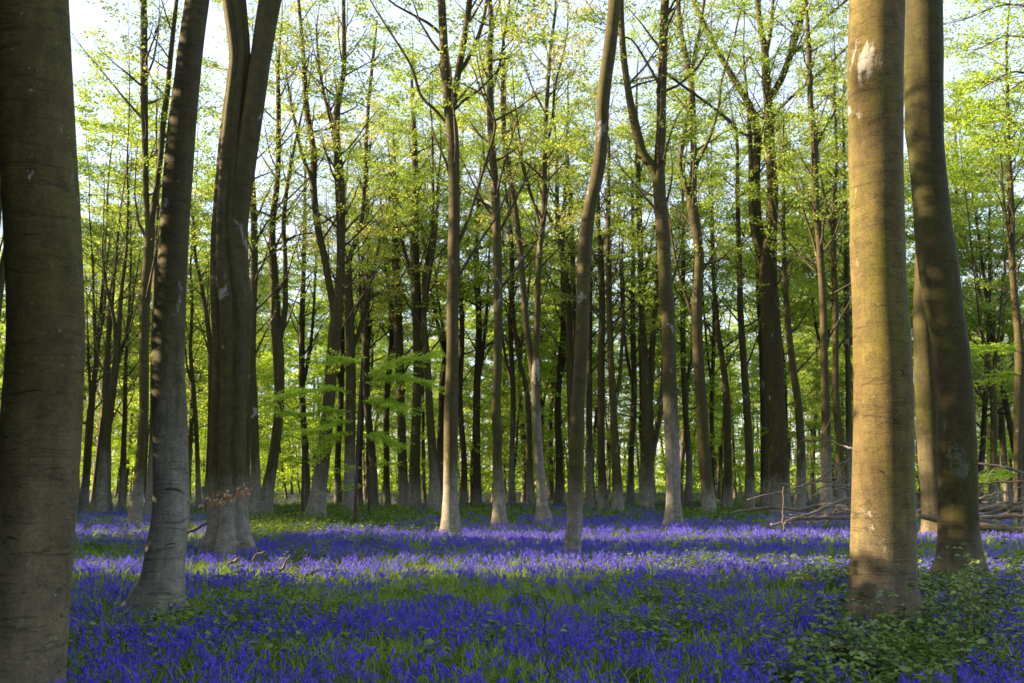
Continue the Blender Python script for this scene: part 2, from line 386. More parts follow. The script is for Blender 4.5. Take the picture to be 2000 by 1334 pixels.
TREE_BASES = []
def traced_tree(D, label, trunk, limbs=(), mat='bark', top=None, crown=None, seed=0, sides=14, flare=0.45, fh=0.22,
                amt=0.02, flute=0.0, lean=0.0, twigs=None, name='beech_tree', group=None, leafm='leaf', base_y=None, kseg=4, scars=(), knots=(), limb_slope=None):
    """trunk and limbs are pixel polylines (x, y, width) of the photograph placed D metres ahead, where the trunk meets the ground"""
    r = np.random.default_rng(seed + 100)
    T = Tree(r)
    def conv(poly, dz0=0.0, slope=0.0):
        y0 = poly[0][1]; pts = []
        for (x, y, w) in poly:
            _, mp = at(x, y, D); p, mp = at(x, y, D + dz0 + slope * (y0 - y) * mp)
            pts.append((*p, w * mp * 0.5))
        return np.array(pts)
    tr = conv(trunk, 0.0, lean)
    gz = float(ground_z(tr[0, 0], tr[0, 1]))
    if tr[0, 2] > gz - 0.05:                     # carry the butt down into the soil
        dx = (tr[0, 0] - tr[1, 0]) / max(0.2, tr[1, 2] - tr[0, 2]) * (tr[0, 2] - gz)
        tr = np.vstack(((tr[0, 0] + np.clip(dx, -0.5, 0.5), tr[0, 1], gz - 0.15, tr[0, 3] * 1.03), tr))
    base = np.array((tr[0, 0], tr[0, 1], gz))
    TREE_BASES.append((base[0], base[1], tr[0, 3] * 1.2))
    S = spline(tr, kseg)
    if top is None and trunk[-1][1] > 60: top = max(S[-1, 2] + 4.0, 17.0 + 4 * r.random())
    if top is not None:                          # the trunk goes on above the frame
        e = S[-1]; d = unit(S[-1, :3] - S[-4, :3]); d = unit(d + (0, 0, 0.6))
        if top > e[2] + 1:
            ep, er = grow(e[:3], d, e[3], top - e[2], 9, 0.5, 0.05, r, 0.05)
            S = np.vstack((S, np.column_stack((ep[1:], er[1:]))))
    q = QM(); tube(q, S[:, :3], S[:, 3], sides, cap=False, shape=lobes(seed, amt, flare, fh, 5, flute, gz))
    root = thing(name, label, 'tree', tuple(base), group)
    obj('trunk', q.mesh('trunk', M[mat], origin=base), root)
    def on_bark(x, y, out=0.0):
        p, mp = at(x, y, D); k = int(np.argmin(np.abs(S[:, 2] - p[2]))); c_, rr = S[k, :3], S[k, 3]
        p, mp = at(x, y, D - rr); dx = np.clip(p[0] - c_[0], -rr * .98, rr * .98)
        return np.array((c_[0] + dx, c_[1] - math.sqrt(rr * rr - dx * dx) - out, p[2]))
    for poly, wid in scars:                      # old branch collars: raised dark wrinkles across the bark
        B = spline(np.array([on_bark(x, y, -wid * .55) for x, y in poly]), 6); wid = wid * 1.35
        q = QM(); tube(q, B, wid * np.sin(np.linspace(0.15, math.pi - .15, len(B))), 6)
        obj('branch_scar', q.mesh('branch_scar', M['scar'], origin=base), root)
    for x, y, w in knots:
        p = on_bark(x, y); q = QM(); a = np.linspace(0, 1, 5)
        tube(q, p + np.array((0, -1, 0)) * (a * w * .25)[:, None] + np.array((0, w * .1, 0)), w * np.sqrt(1 - (a * .97) ** 2), 10)
        obj('knot', q.mesh('knot', M['scar'], origin=base), root)
    stems = [S]
    for li, lm in enumerate(limbs):
        sl_ = r.uniform(-0.25, 0.25) if limb_slope is None else limb_slope
        # the limb starts on the trunk at its own height
        p0, mp = at(lm[0][0], lm[0][1], D)
        k = int(np.argmin(np.abs(S[:, 2] - p0[2])))
        dz0 = S[k, 1] - D
        B = conv(lm, dz0, sl_)
        B = spline(B, 4)
        if lm[-1][1] < lm[0][1] - 60 and top is not None:
            d = unit(B[-1, :3] - B[-4, :3] + np.array((0, 0, 0.02)))
            ep, er = grow(B[-1, :3], d, B[-1, 3], np.clip((top - B[-1, 2]) * 0.8, 1.5, 60 * B[-1, 3] + 1.5), 7, 0.5, 0.07, r, 0.06)
            B = np.vstack((B, np.column_stack((ep[1:], er[1:]))))
        else:
            B[-1, 3] *= 0.5
        q = QM(); tube(q, B[:, :3], B[:, 3], max(6, sides - 4), shape=lobes(seed + li + 1, amt, 0, 1, 5, 0, gz))
        obj('limb', q.mesh('limb', M[mat], origin=base), root)
        stems.append(B)
    c = dict(t0=0.38, n=18, L=2.8, leaf=0.108, dens=44, subs=5, depth=2)
    if crown: c.update(crown)
    if c['n']:
        for k, B in enumerate(stems):
            if len(B) < 3: continue
            big = k == 0
            if B[-1, 2] < B[0, 2]: continue
            T.crown(B[:, :3], B[:, 3], c['t0'] if big else (0.7 if crown is HI else 0.25), c['n'] if big else max(3, c['n'] // 2), c['L'] * (1 if big else 0.8), c['leaf'], c['dens'], subs=c['subs'], depth=c['depth'])
    if c['n'] and crown is not HI:
        for k, B in enumerate(stems):
            if B[-1, 2] > B[0, 2]: T.crown(B[:, :3], B[:, 3], .3 if k == 0 else .2, 10 if k == 0 else 5, 3.4, .085, 5, (0.75, 1.2), 3, 1, .45)
    if T.tw.n:
        o = obj('twigs', T.tw.mesh('twigs', M['twig'], origin=base), root); o['kind'] = 'stuff'
    if T.lf.n:
        o = obj('crown', T.lf.mesh('crown', M[leafm], smooth=False, origin=base), root); o['kind'] = 'stuff'
    return root

def DY(y): return 2250.0 / (y - 940.0)
HI = dict(t0=0.72, n=7, L=3.6, leaf=0.22, dens=12, subs=4, depth=2)     # crown far above the frame

# -- the great trunks of the foreground
traced_tree(5.72, 'massive brown beech trunk with pale scar, its foot in thick bluebells', [
    (26, 1400, 176), (38, 1334, 160), (55, 1150, 152), (68, 1000, 148), (76, 900, 148), (83, 800, 146), (90, 650, 140), (86, 500, 140),
    (75, 300, 141), (66, 130, 140), (61, 0, 138), (58, -60, 136)], mat='bark_left', top=19, crown=HI, seed=1, sides=56, flare=0.1, amt=0.012, kseg=10, scars=[([(12, 782), (45, 764), (80, 762), (118, 790)], .006), ([(4, 1056), (22, 1048), (44, 1060)], .008), ([(40, 332), (70, 326), (110, 334)], .006), ([(20, 462), (70, 455), (130, 460)], .004), ([(60, 922), (95, 912), (140, 918)], .004)], knots=[(92, 1212, .012), (66, 330, .012), (10, 1056, .02)])
traced_tree(10.0, 'smooth grey beech leaning right, gnarled root toe in the grass', [
    (308, 1186, 108), (312, 1160, 94), (317, 1140, 86), (321, 1100, 78), (333, 1000, 70), (333, 900, 66), (331, 800, 64), (328, 700, 62), (338, 500, 55), (351, 300, 55),
    (361, 200, 51), (372, 100, 48), (385, 0, 46), (395, -70, 45)], mat='bark', top=19, crown=HI, seed=2, sides=48, flare=0.3, fh=0.13, amt=0.016, kseg=8,
    scars=[([(300, 966), (325, 955), (345, 957), (366, 970)], .010), ([(305, 440), (330, 432), (360, 440)], .006), ([(312, 1068), (335, 1062), (352, 1070)], .005)], knots=[(356, 386, .016), (346, 1080, .012)],
    limbs=[[(300, 1150, 34), (280, 1166, 26), (262, 1172, 20), (243, 1186, 16), (228, 1200, 14)]])
traced_tree(18.6, 'stout fluted beech splitting into two tall twisted stems', [
    (446, 1060, 92), (447, 1040, 82), (446, 1000, 72), (444, 900, 66), (447, 800, 62), (452, 700, 62), (453, 620, 70), (452, 580, 72), (446, 530, 62), (442, 470, 54), (444, 400, 50),
    (450, 300, 46), (456, 230, 42), (465, 150, 38), (468, 100, 38), (457, 0, 42), (452, -60, 40)], mat='bark', top=21, crown=HI, seed=3, limb_slope=0.0, sides=56, flare=0.3, fh=0.4, amt=0.02, flute=0.36, kseg=8,
    limbs=[[(462, 640, 44), (463, 560, 46), (460, 470, 46), (465, 400, 46), (480, 300, 45), (496, 200, 42), (511, 100, 40), (528, 0, 42), (545, -80, 40)]])
traced_tree(8.8, 'thick beech trunk glowing golden on one side above brambles', [
    (1726, 1206, 136), (1725, 1150, 127), (1725, 1100, 124), (1725, 1000, 120), (1725, 900, 115), (1725, 800, 112), (1723, 700, 110), (1719, 600, 105), (1715, 500, 104),
    (1713, 400, 102), (1711, 300, 102), (1710, 200, 103), (1710, 100, 104), (1713, 0, 102), (1714, -70, 100)], mat='bark_near', top=20, crown=HI, seed=4, sides=64, flare=0.22, fh=0.18, amt=0.009, kseg=10, scars=[([(1676, 172), (1690, 168), (1708, 180)], .007), ([(1690, 418), (1720, 400), (1756, 428)], .005), ([(1680, 900), (1720, 902), (1765, 896)], .004), ([(1745, 720), (1762, 722), (1772, 732)], .008), ([(1690, 925), (1715, 918), (1730, 926)], .005), ([(1758, 1080), (1772, 1076), (1782, 1082)], .005)], knots=[(1720, 404, .016), (1765, 728, .018), (1774, 872, .012)])
traced_tree(12.2, 'dark mossy leaning beech trunk close behind the thick sunlit one', [
    (1876, 1124, 100), (1875, 1090, 86), (1873, 1050, 77), (1872, 1000, 73), (1870, 900, 72), (1866, 800, 70), (1859, 700, 69), (1852, 650, 69), (1843, 600, 71), (1836, 550, 74), (1830, 500, 75),
    (1823, 450, 71), (1819, 400, 68), (1810, 300, 67), (1805, 250, 71), (1805, 200, 71), (1803, 150, 73), (1802, 100, 75), (1803, 0, 70), (1804, -70, 68)], mat='bark_mossy', top=20, crown=HI, seed=5, sides=48, flare=0.32, fh=0.2, amt=0.01, kseg=8, scars=[([(1845, 775), (1868, 772), (1890, 784)], .008), ([(1850, 820), (1870, 815), (1894, 822)], .006), ([(1838, 640), (1860, 634), (1884, 645)], .005)], knots=[(1869, 797, .024), (1878, 957, .024), (1856, 654, .014)])
traced_tree(24.9, 'tawny beech trunk half hidden between the two foreground trunks by the brambles', [
    (1826, 1036, 48), (1822, 960, 46), (1817, 900, 45), (1812, 800, 44), (1806, 700, 42), (1804, 600, 39), (1806, 500, 36), (1810, 300, 30), (1812, 100, 24)], mat='bark_mossy', top=24, crown=HI, seed=6, sides=24)

# -- the middle distance
traced_tree(28.4, 'slim beech with pale curved foot forking into two sinuous stems', [
    (263, 1025, 27), (266, 985, 24), (275, 900, 20), (281, 800, 19), (281, 700, 19), (283, 600, 19), (290, 500, 19), (293, 440, 18), (286, 400, 12), (284, 300, 12), (282, 200, 14), (281, 100, 14), (281, 0, 11)],
    [[(293, 450, 15), (299, 415, 12), (308, 350, 10), (314, 300, 11), (319, 240, 11), (327, 180, 11), (334, 100, 10), (345, 0, 8)]], seed=7, top=19, crown=dict(n=12, L=2.2, t0=0.5))
traced_tree(36.0, 'mid-wood beech curving outward from its foot, dark twin stems above', [
    (516, 996, 32), (522, 960, 26), (533, 900, 20), (545, 800, 19), (544, 700, 22), (539, 640, 22), (536, 550, 17), (531, 450, 14), (542, 350, 11), (544, 250, 10), (543, 140, 7)],
    [[(546, 660, 14), (557, 600, 11), (557, 500, 9), (554, 440, 9), (560, 370, 8), (572, 300, 6), (590, 220, 4)]], leafm='leaf_bud', seed=8)
traced_tree(35.0, 'leaning beech with dark trunk dividing low into two long wavy stems', [
    (618, 1002, 38), (622, 960, 31), (630, 900, 28), (641, 800, 24), (649, 700, 23), (654, 650, 25), (660, 590, 20), (665, 540, 18), (666, 480, 17), (665, 400, 19), (663, 350, 19), (659, 290, 15), (657, 250, 13), (660, 200, 13), (670, 150, 10), (672, 100, 9), (671, 0, 7)],
    [[(655, 620, 15), (642, 550, 14), (633, 500, 14), (622, 450, 14), (615, 400, 13), (612, 350, 13), (613, 300, 13), (605, 250, 12), (598, 200, 11), (592, 100, 8), (583, 0, 6)],
     [(662, 300, 10), (645, 230, 8), (632, 180, 7), (622, 120, 5), (618, 60, 4)], [(612, 360, 8), (590, 300, 7), (572, 220, 6), (560, 150, 4)]], seed=9, mat='bark', top=20)
traced_tree(43.0, 'upright beech with a grey foot and one long stem bending right', [
    (682, 992, 30), (683, 950, 25), (683, 900, 22), (685, 800, 20), (685, 700, 19), (682, 600, 18), (680, 540, 14), (684, 500, 10), (701, 450, 9), (710, 400, 8), (714, 300, 8), (720, 200, 7), (730, 100, 6), (736, 40, 5)],
    [[(684, 690, 10), (700, 650, 9), (716, 590, 8), (730, 530, 7), (742, 470, 5)]], leafm='leaf_bud', seed=10)
traced_tree(45.0, 'coarse dark beech in the middle clump carrying leafy side branches', [
    (810, 990, 26), (810, 900, 21), (814, 800, 18), (816, 700, 19), (814, 600, 20), (810, 500, 18), (810, 400, 16), (810, 300, 12), (806, 200, 8)],
    [[(818, 680, 13), (829, 600, 11), (828, 550, 9), (836, 500, 8), (845, 440, 7), (845, 300, 5)], [(808, 560, 10), (790, 490, 8), (772, 430, 6), (765, 360, 4)]], seed=11, crown=dict(t0=0.3, n=22, dens=50))
traced_tree(47.0, 'straight dark stem joined shoulder to shoulder with the coarse leafy beech', [
    (788, 988, 22), (786, 900, 18), (783, 800, 17), (780, 700, 18), (776, 600, 17), (772, 480, 13), (770, 380, 9)],
    [[(779, 680, 9), (764, 600, 8), (752, 520, 6), (748, 440, 4)]], seed=12, crown=dict(t0=0.35, n=18, dens=50))
traced_tree(44.0, 'broad-footed beech leaning left into the middle clump of stems', [
    (850, 988, 30), (848, 940, 22), (846, 900, 18), (839, 800, 15), (834, 700, 14), (828, 620, 11), (838, 540, 9), (850, 450, 7), (856, 350, 5)], [], seed=13, crown=dict(t0=0.5))
traced_tree(26.5, 'pale-footed straight beech with cream sunlight on its lower trunk', [
    (880, 1024, 36), (880, 985, 31), (880, 950, 29), (880, 900, 28), (881, 800, 28), (884, 700, 24), (884, 600, 23), (886, 500, 24), (887, 400, 22), (886, 300, 23), (882, 250, 24), (875, 200, 19), (873, 150, 20), (868, 100, 16), (865, 50, 16), (862, 0, 15), (860, -50, 14)],
    [[(884, 205, 12), (892, 160, 13), (897, 130, 13), (906, 80, 13), (914, 29, 12), (919, -20, 11)],
     [(884, 215, 8), (892, 155, 8), (910, 122, 8), (928, 85, 8), (940, 54, 7), (948, 19, 6), (952, -20, 6)],
     [(890, 486, 8), (898, 468, 7), (919, 414, 6), (943, 336, 6), (962, 273, 5), (967, 239, 5), (955, 205, 4)],
     [(876, 246, 7), (850, 215, 6), (821, 185, 6), (802, 127, 5), (753, 49, 4)], [(868, 72, 6), (840, 48, 6), (816, 34, 5), (772, 10, 4)]],
    seed=14, top=22, crown=dict(t0=0.5, n=10, dens=50), sides=20)
traced_tree(30.0, 'straight mid-wood beech with a smooth pale lower trunk and gently wavy top', [
    (975, 1016, 28), (975, 960, 22), (971, 900, 19), (972, 850, 20), (969, 800, 19), (972, 700, 17), (973, 600, 17), (972, 500, 17), (968, 400, 17), (966, 350, 16), (962, 300, 14), (958, 250, 13), (957, 200, 13), (956, 100, 12), (960, 50, 11), (956, 0, 10)],
    [[(958, 180, 6), (975, 130, 5), (985, 70, 5), (995, 0, 4)]], seed=15, top=22, sides=18)
traced_tree(32.0, 'beech with flared mossy foot, forking at half height into two slender stems', [
    (1062, 1010, 30), (1058, 970, 20), (1053, 900, 18), (1048, 800, 17), (1046, 750, 17), (1047, 700, 14), (1049, 650, 13), (1050, 600, 12), (1053, 500, 12), (1063, 400, 12), (1064, 300, 9), (1068, 200, 8), (1075, 100, 7), (1085, 20, 5)],
    [[(1043, 760, 12), (1036, 690, 13), (1030, 650, 13), (1025, 600, 12), (1017, 500, 12), (1005, 400, 11), (989, 300, 10), (982, 200, 9), (984, 100, 7), (978, 20, 5)],
     [(1058, 450, 7), (1040, 390, 6), (1022, 320, 5), (1012, 250, 4)], [(1064, 300, 6), (1078, 240, 5), (1084, 170, 5), (1096, 120, 4)]], leafm='leaf_bud', seed=16, top=21)
traced_tree(47.0, 'thin dark stem slanting up behind the flare-footed forked beech', [
    (1036, 990, 16), (1034, 900, 13), (1032, 800, 12), (1026, 750, 10), (1013, 700, 9), (1005, 640, 8), (1000, 560, 7), (996, 440, 5)], [], seed=17)
traced_tree(17.8, 'dark S-curved beech with a pale grey foot standing in the flowers', [
    (1118, 1064, 34), (1121, 1030, 31), (1123, 1000, 30), (1125, 900, 29), (1127, 850, 29), (1128, 800, 27), (1131, 750, 26), (1134, 700, 26), (1137, 650, 27), (1139, 550, 26), (1142, 500, 28), (1146, 450, 27),
    (1153, 400, 25), (1165, 350, 25), (1173, 300, 25), (1176, 250, 24), (1178, 200, 25), (1183, 150, 25), (1190, 100, 25), (1196, 50, 24), (1201, 0, 25), (1208, -60, 25)], [], mat='bark', seed=18, top=20, crown=HI, sides=28, fh=0.12, flare=0.25, knots=[(1134, 716, .024)], scars=[([(1112, 905), (1124, 900), (1138, 905)], .007), ([(1113, 925), (1124, 922), (1138, 926)], .005), ([(1116, 850), (1128, 846), (1140, 852)], .006)])
traced_tree(45.0, 'pair of dark stems springing from one foot behind the S-curved beech', [
    (1122, 995, 22), (1119, 850, 19), (1115, 770, 17), (1110, 600, 13), (1100, 510, 13), (1091, 450, 10), (1088, 400, 9), (1087, 300, 6), (1080, 200, 4)],
    [[(1117, 780, 12), (1122, 680, 11), (1120, 550, 10), (1117, 450, 9), (1114, 380, 9), (1108, 300, 7), (1110, 200, 5)], [(1092, 460, 6), (1070, 420, 5), (1055, 370, 4)]], seed=19)
traced_tree(46.0, 'straight slender beech with a pale foot close by the S-curved one', [
    (1153, 992, 20), (1151, 950, 16), (1151, 800, 12), (1152, 700, 10), (1153, 600, 9), (1150, 450, 7)], [], leafm='leaf_bud', seed=20, crown=dict(dens=46))
traced_tree(43.0, 'upright brown beech, first of the four slim trunks in a row', [
    (1178, 990, 22), (1175, 900, 15), (1174, 800, 15), (1174, 700, 14), (1176, 600, 13), (1173, 500, 12), (1169, 440, 9), (1168, 350, 6)], [], seed=21, crown=dict(dens=46, t0=0.4, n=18))
traced_tree(42.0, 'brown beech tilting left as it rises, with a narrow flared foot', [
    (1207, 994, 24), (1203, 900, 17), (1198, 800, 14), (1193, 700, 13), (1190, 600, 12), (1188, 500, 11), (1188, 400, 9), (1189, 300, 7)],
    [[(1199, 800, 9), (1210, 740, 8), (1216, 650, 7), (1218, 560, 5)]], seed=22, crown=dict(dens=46, t0=0.4, n=18))
traced_tree(43.0, 'dark double-stemmed beech with one stem cut short by foliage', [
    (1262, 990, 30), (1264, 900, 27), (1264, 800, 24), (1259, 700, 15), (1253, 600, 12), (1251, 500, 12), (1248, 400, 11), (1246, 330, 10), (1244, 240, 7)],
    [[(1268, 800, 14), (1272, 720, 12), (1276, 650, 11), (1282, 560, 8), (1285, 450, 6)], [(1277, 880, 10), (1290, 800, 9), (1296, 700, 7)]], seed=23, crown=dict(dens=46, t0=0.45, n=16))
traced_tree(30.5, 'tall beech with pinkish lit foot, splitting high into a wide fork', [
    (1315, 1014, 34), (1315, 980, 29), (1315, 950, 28), (1314, 900, 28), (1310, 800, 28), (1307, 700, 27), (1304, 600, 27), (1300, 550, 26), (1297, 500, 26), (1295, 450, 26), (1290, 400, 24), (1287, 350, 24), (1288, 300, 20), (1291, 250, 19), (1292, 200, 19), (1295, 100, 17), (1299, 0, 16), (1303, -60, 15)],
    [[(1283, 350, 16), (1272, 322, 18), (1255, 298, 18), (1242, 250, 18), (1231, 200, 15), (1223, 150, 13), (1217, 100, 13), (1214, 50, 12), (1213, 0, 11), (1214, -50, 10)],
     [(1297, 140, 6), (1330, 165, 5), (1365, 190, 5), (1400, 215, 4), (1440, 245, 3)], [(1290, 170, 6), (1262, 120, 5), (1236, 80, 4), (1218, 72, 3)]], seed=24, top=24, sides=22)
traced_tree(39.0, 'curving beech with three upper limbs like a candelabrum', [
    (1385, 992, 29), (1381, 950, 25), (1377, 900, 25), (1373, 850, 23), (1371, 800, 22), (1364, 700, 21), (1361, 600, 21), (1364, 550, 19), (1366, 500, 18), (1360, 450, 19), (1352, 400, 20), (1354, 350, 14), (1355, 300, 13), (1354, 250, 12), (1353, 200, 11), (1348, 150, 12), (1337, 100, 11), (1328, 50, 9), (1325, 0, 8)],
    [[(1352, 410, 13), (1342, 375, 12), (1335, 350, 11), (1328, 320, 9), (1337, 250, 8), (1345, 215, 6)], [(1350, 160, 8), (1358, 100, 8), (1368, 50, 6), (1376, 0, 5)],
     [(1358, 330, 7), (1366, 310, 7), (1388, 263, 6), (1403, 209, 6), (1410, 156, 5), (1435, 70, 4)], [(1362, 640, 8), (1340, 580, 7), (1322, 520, 5), (1312, 460, 4)]], seed=25, top=26, sides=18)
traced_tree(42.0, 'great many-limbed beech, its trunk breaking into a broad fan of boughs', [
    (1524, 1000, 46), (1524, 980, 39), (1522, 900, 36), (1517, 800, 34), (1513, 700, 34), (1505, 620, 37), (1500, 560, 36), (1501, 500, 32), (1506, 450, 25), (1509, 400, 23), (1509, 350, 21), (1504, 300, 20), (1502, 250, 20), (1501, 200, 18), (1496, 150, 17), (1494, 100, 14), (1485, 50, 11), (1480, 0, 9)],
    [[(1496, 540, 22), (1489, 490, 19), (1481, 440, 18), (1477, 400, 18), (1476, 350, 17), (1478, 300, 16), (1480, 260, 16), (1466, 210, 14), (1437, 161, 13), (1398, 93, 11), (1364, 24, 10), (1352, -10, 9)],
     [(1502, 200, 11), (1514, 175, 13), (1528, 150, 13), (1546, 100, 12), (1561, 50, 12), (1575, 0, 11), (1590, -50, 10)], [(1496, 110, 8), (1503, 75, 7), (1507, 45, 7), (1510, 0, 6)],
     [(1505, 235, 7), (1530, 205, 6), (1562, 175, 6), (1596, 146, 5), (1650, 97, 4)], [(1545, 110, 6), (1566, 88, 5), (1596, 49, 5), (1655, 0, 4)],
     [(1486, 500, 13), (1470, 440, 12), (1467, 380, 11), (1466, 300, 9), (1462, 220, 7), (1456, 150, 5)], [(1478, 260, 6), (1452, 262, 5), (1410, 225, 5), (1360, 185, 4), (1310, 150, 3)]], seed=26, top=27, sides=22, crown=dict(t0=0.6, n=18, dens=50))
traced_tree(44.0, 'slim upright beech with a grey foot on the open side of the great many-limbed one', [
    (1463, 988, 20), (1464, 900, 16), (1459, 800, 15), (1452, 700, 13), (1446, 600, 12), (1444, 500, 10), (1441, 400, 9), (1440, 280, 6)], [], seed=27)
traced_tree(50.0, 'pale grey straight trunk tucked against the great many-limbed beech', [
    (1495, 985, 19), (1494, 900, 17), (1493, 800, 16), (1490, 700, 14), (1484, 600, 12), (1478, 480, 9)], [], seed=28)
traced_tree(45.0, 'slender beech bowed toward the great many-limbed one, from a wide foot', [
    (1421, 988, 19), (1421, 900, 16), (1420, 800, 15), (1417, 750, 13), (1410, 700, 11), (1400, 620, 9), (1392, 520, 7), (1388, 400, 5)], [], seed=29)
traced_tree(41.0, 'beech with an elbowed trunk standing behind the bare fallen twigs', [
    (1562, 992, 22), (1565, 900, 18), (1560, 800, 15), (1549, 720, 14), (1540, 640, 12), (1533, 540, 10), (1530, 420, 7)], [], seed=30)
traced_tree(38.0, 'dark straight beech with short side shoots rising behind the fallen twigs', [
    (1613, 994, 25), (1614, 900, 21), (1613, 800, 17), (1610, 700, 15), (1608, 600, 14), (1602, 500, 14), (1594, 400, 13), (1591, 300, 13), (1588, 250, 13), (1583, 200, 11), (1580, 100, 10), (1577, 40, 7)],
    [[(1590, 300, 5), (1606, 260, 5), (1622, 235, 4)], [(1606, 540, 6), (1588, 470, 5), (1572, 420, 4)]], seed=31, top=22)
traced_tree(40.0, 'knobbly slender beech next to the golden foreground trunk', [
    (1643, 988, 19), (1640, 900, 17), (1641, 860, 17), (1634, 800, 14), (1632, 700, 12), (1632, 600, 12), (1628, 500, 11), (1630, 400, 9), (1633, 300, 7), (1630, 180, 5)], [[(1630, 480, 6), (1618, 420, 5), (1604, 350, 4)]], seed=32)
traced_tree(44.0, 'narrow stem partly covered by the edge of the golden trunk', [
    (1660, 985, 16), (1659, 900, 13), (1657, 750, 11), (1654, 600, 10), (1652, 450, 8), (1648, 300, 6)], [], seed=33)
traced_tree(45.0, 'beech with upswept forked arms beyond the log pile', [
    (1941, 990, 15), (1941, 900, 13), (1941, 800, 13), (1936, 740, 12), (1926, 690, 8), (1916, 640, 6), (1908, 580, 4)],
    [[(1938, 750, 8), (1944, 700, 7), (1952, 640, 5), (1956, 580, 4)], [(1936, 770, 5), (1922, 780, 4), (1905, 740, 3)]], seed=34, crown=dict(dens=4))
traced_tree(37.0, 'tall slim beech at the far side of the log pile, leafy sprays crossing it', [
    (1994, 1000, 26), (1992, 900, 22), (1990, 800, 20), (1992, 700, 19), (1988, 640, 16), (1980, 560, 13), (1977, 500, 12), (1975, 400, 12), (1970, 300, 9), (1968, 200, 7), (1966, 100, 5)],
    [[(1978, 520, 6), (1966, 440, 5), (1958, 360, 4)]], seed=35, crown=dict(t0=0.35, n=22, dens=46), leafm='leaf_fresh')
traced_tree(60.0, 'thin reddish-brown tree with a sparse twiggy head beyond the mossy trunk', [
    (1874, 980, 9), (1872, 850, 9), (1870, 650, 8), (1869, 500, 8), (1868, 380, 7), (1866, 260, 5)], [[(1869, 480, 5), (1880, 420, 4), (1890, 350, 3)]], seed=36, crown=dict(dens=1, n=26, t0=0.4, L=3.0))
traced_tree(38.0, 'wide-armed dark tree dividing low, seen past the massive brown trunk', [
    (196, 1000, 26), (200, 930, 20), (205, 860, 20), (213, 800, 18), (222, 750, 14), (228, 690, 12), (232, 640, 10), (238, 560, 8), (246, 500, 6)],
    [[(208, 850, 12), (206, 790, 10), (205, 740, 8), (210, 660, 7), (214, 580, 4)], [(227, 680, 8), (222, 620, 7), (208, 560, 5), (200, 500, 4)], [(224, 730, 7), (240, 680, 5), (256, 620, 4)]], seed=37, crown=dict(dens=4, n=16, t0=0.45))
traced_tree(43.0, 'two-armed slim tree between the massive brown trunk and the wide-armed tree', [
    (165, 990, 14), (172, 900, 12), (178, 820, 11), (184, 740, 10), (188, 690, 9), (184, 620, 6), (182, 540, 4)], [[(187, 700, 7), (196, 650, 6), (205, 590, 5), (208, 520, 3)], [(177, 830, 6), (176, 760, 6), (172, 700, 4)]], seed=38, crown=dict(dens=4, n=16, t0=0.45))
traced_tree(46.0, 'thin straight stem with pink-brown foot beside the pale curved foot', [
    (236, 988, 11), (240, 900, 10), (244, 800, 9), (246, 700, 7), (252, 600, 5), (256, 500, 4)], [], seed=39, crown=dict(dens=5))
traced_tree(36.0, 'slim grey stem peeping out behind the smooth grey leaning beech', [
    (290, 998, 16), (294, 930, 13), (298, 850, 12), (300, 700, 11), (303, 560, 9), (304, 460, 6)], [], seed=40)
traced_tree(44.0, 'crooked thin tree between the grey leaning beech and the fluted twin beech', [
    (388, 988, 12), (386, 900, 9), (382, 820, 9), (377, 750, 8), (372, 680, 7), (375, 600, 6), (372, 520, 4)], [[(378, 760, 4), (366, 720, 4), (360, 660, 3)]], seed=41)
traced_tree(41.0, 'dark bent stem rising along the side of the fluted twin beech', [
    (404, 990, 15), (409, 900, 13), (412, 800, 12), (412, 700, 11), (408, 650, 10), (399, 590, 9), (390, 540, 7), (382, 500, 6), (376, 420, 5)], [], seed=42)
traced_tree(35.0, 'straight beech with a soft grey foot just right of the fluted twin beech', [
    (497, 994, 26), (499, 930, 19), (498, 880, 18), (495, 800, 18), (492, 700, 15), (495, 600, 13), (497, 500, 14), (495, 400, 12), (493, 330, 9), (495, 230, 6)], [], seed=43)
traced_tree(42.0, 'blackish narrow trunk in the shadow of the fluted twin beech', [
    (481, 988, 15), (481, 900, 14), (480, 800, 13), (479, 700, 11), (480, 600, 9), (482, 480, 6)], [], seed=44)
for k, (x, w, a, lab) in enumerate((
        (597, 13, -3, 'dark forked pole of a tree behind the wavy-stemmed leaning beech'), (661, 12, 4, 'slim dark pole between the leaning and the upright beech'),
        (702, 11, 6, 'thin pole leaning right behind the lime-green sapling sprays'), (728, 15, -4, 'dark pole with a low fork behind the lime-green sapling'),
        (755, 12, 2, 'slight pole leading into the coarse middle clump'), (905, 12, -2, 'dark pole just past the cream-lit trunk'),
        (931, 15, 1, 'brown pole midway from the cream-lit trunk to the pale-footed straight beech'), (1000, 11, -4, 'slight pole between the pale-footed and flare-footed beeches'),
        (1091, 14, 3, 'dark pole between the flare-footed and S-curved beeches'), (1232, 12, 2, 'slim pole between the tilting and double-stemmed beeches'),
        (1345, 12, -4, 'thin pole between the wide-forked and candelabrum beeches'), (1392, 9, 1, 'very thin straight pole grazing the candelabrum beech'))):
    r_ = np.random.default_rng(500 + k)
    q = r_.normal(0, 4, 5)
    traced_tree(47.0 + 5 * r_.random(), lab, [(x, 990, w * 1.4), (x + q[0] * .3, 900, w), (x + a + q[1], 780, w * .95), (x + a * 2 + q[2], 640, w * .85), (x + a * 2 + q[3], 500, w * .65), (x + a * 3 + q[4], 360, w * .4)],
                [[(x + a + q[1], 760, w * .6), (x + a + 12 * (-1) ** k, 680, w * .5), (x + a + 20 * (-1) ** k, 580, w * .4), (x + a + 24 * (-1) ** k, 480, w * .25)]], seed=60 + k, crown=dict(t0=0.35, n=18, dens=46), mat='bark_far')
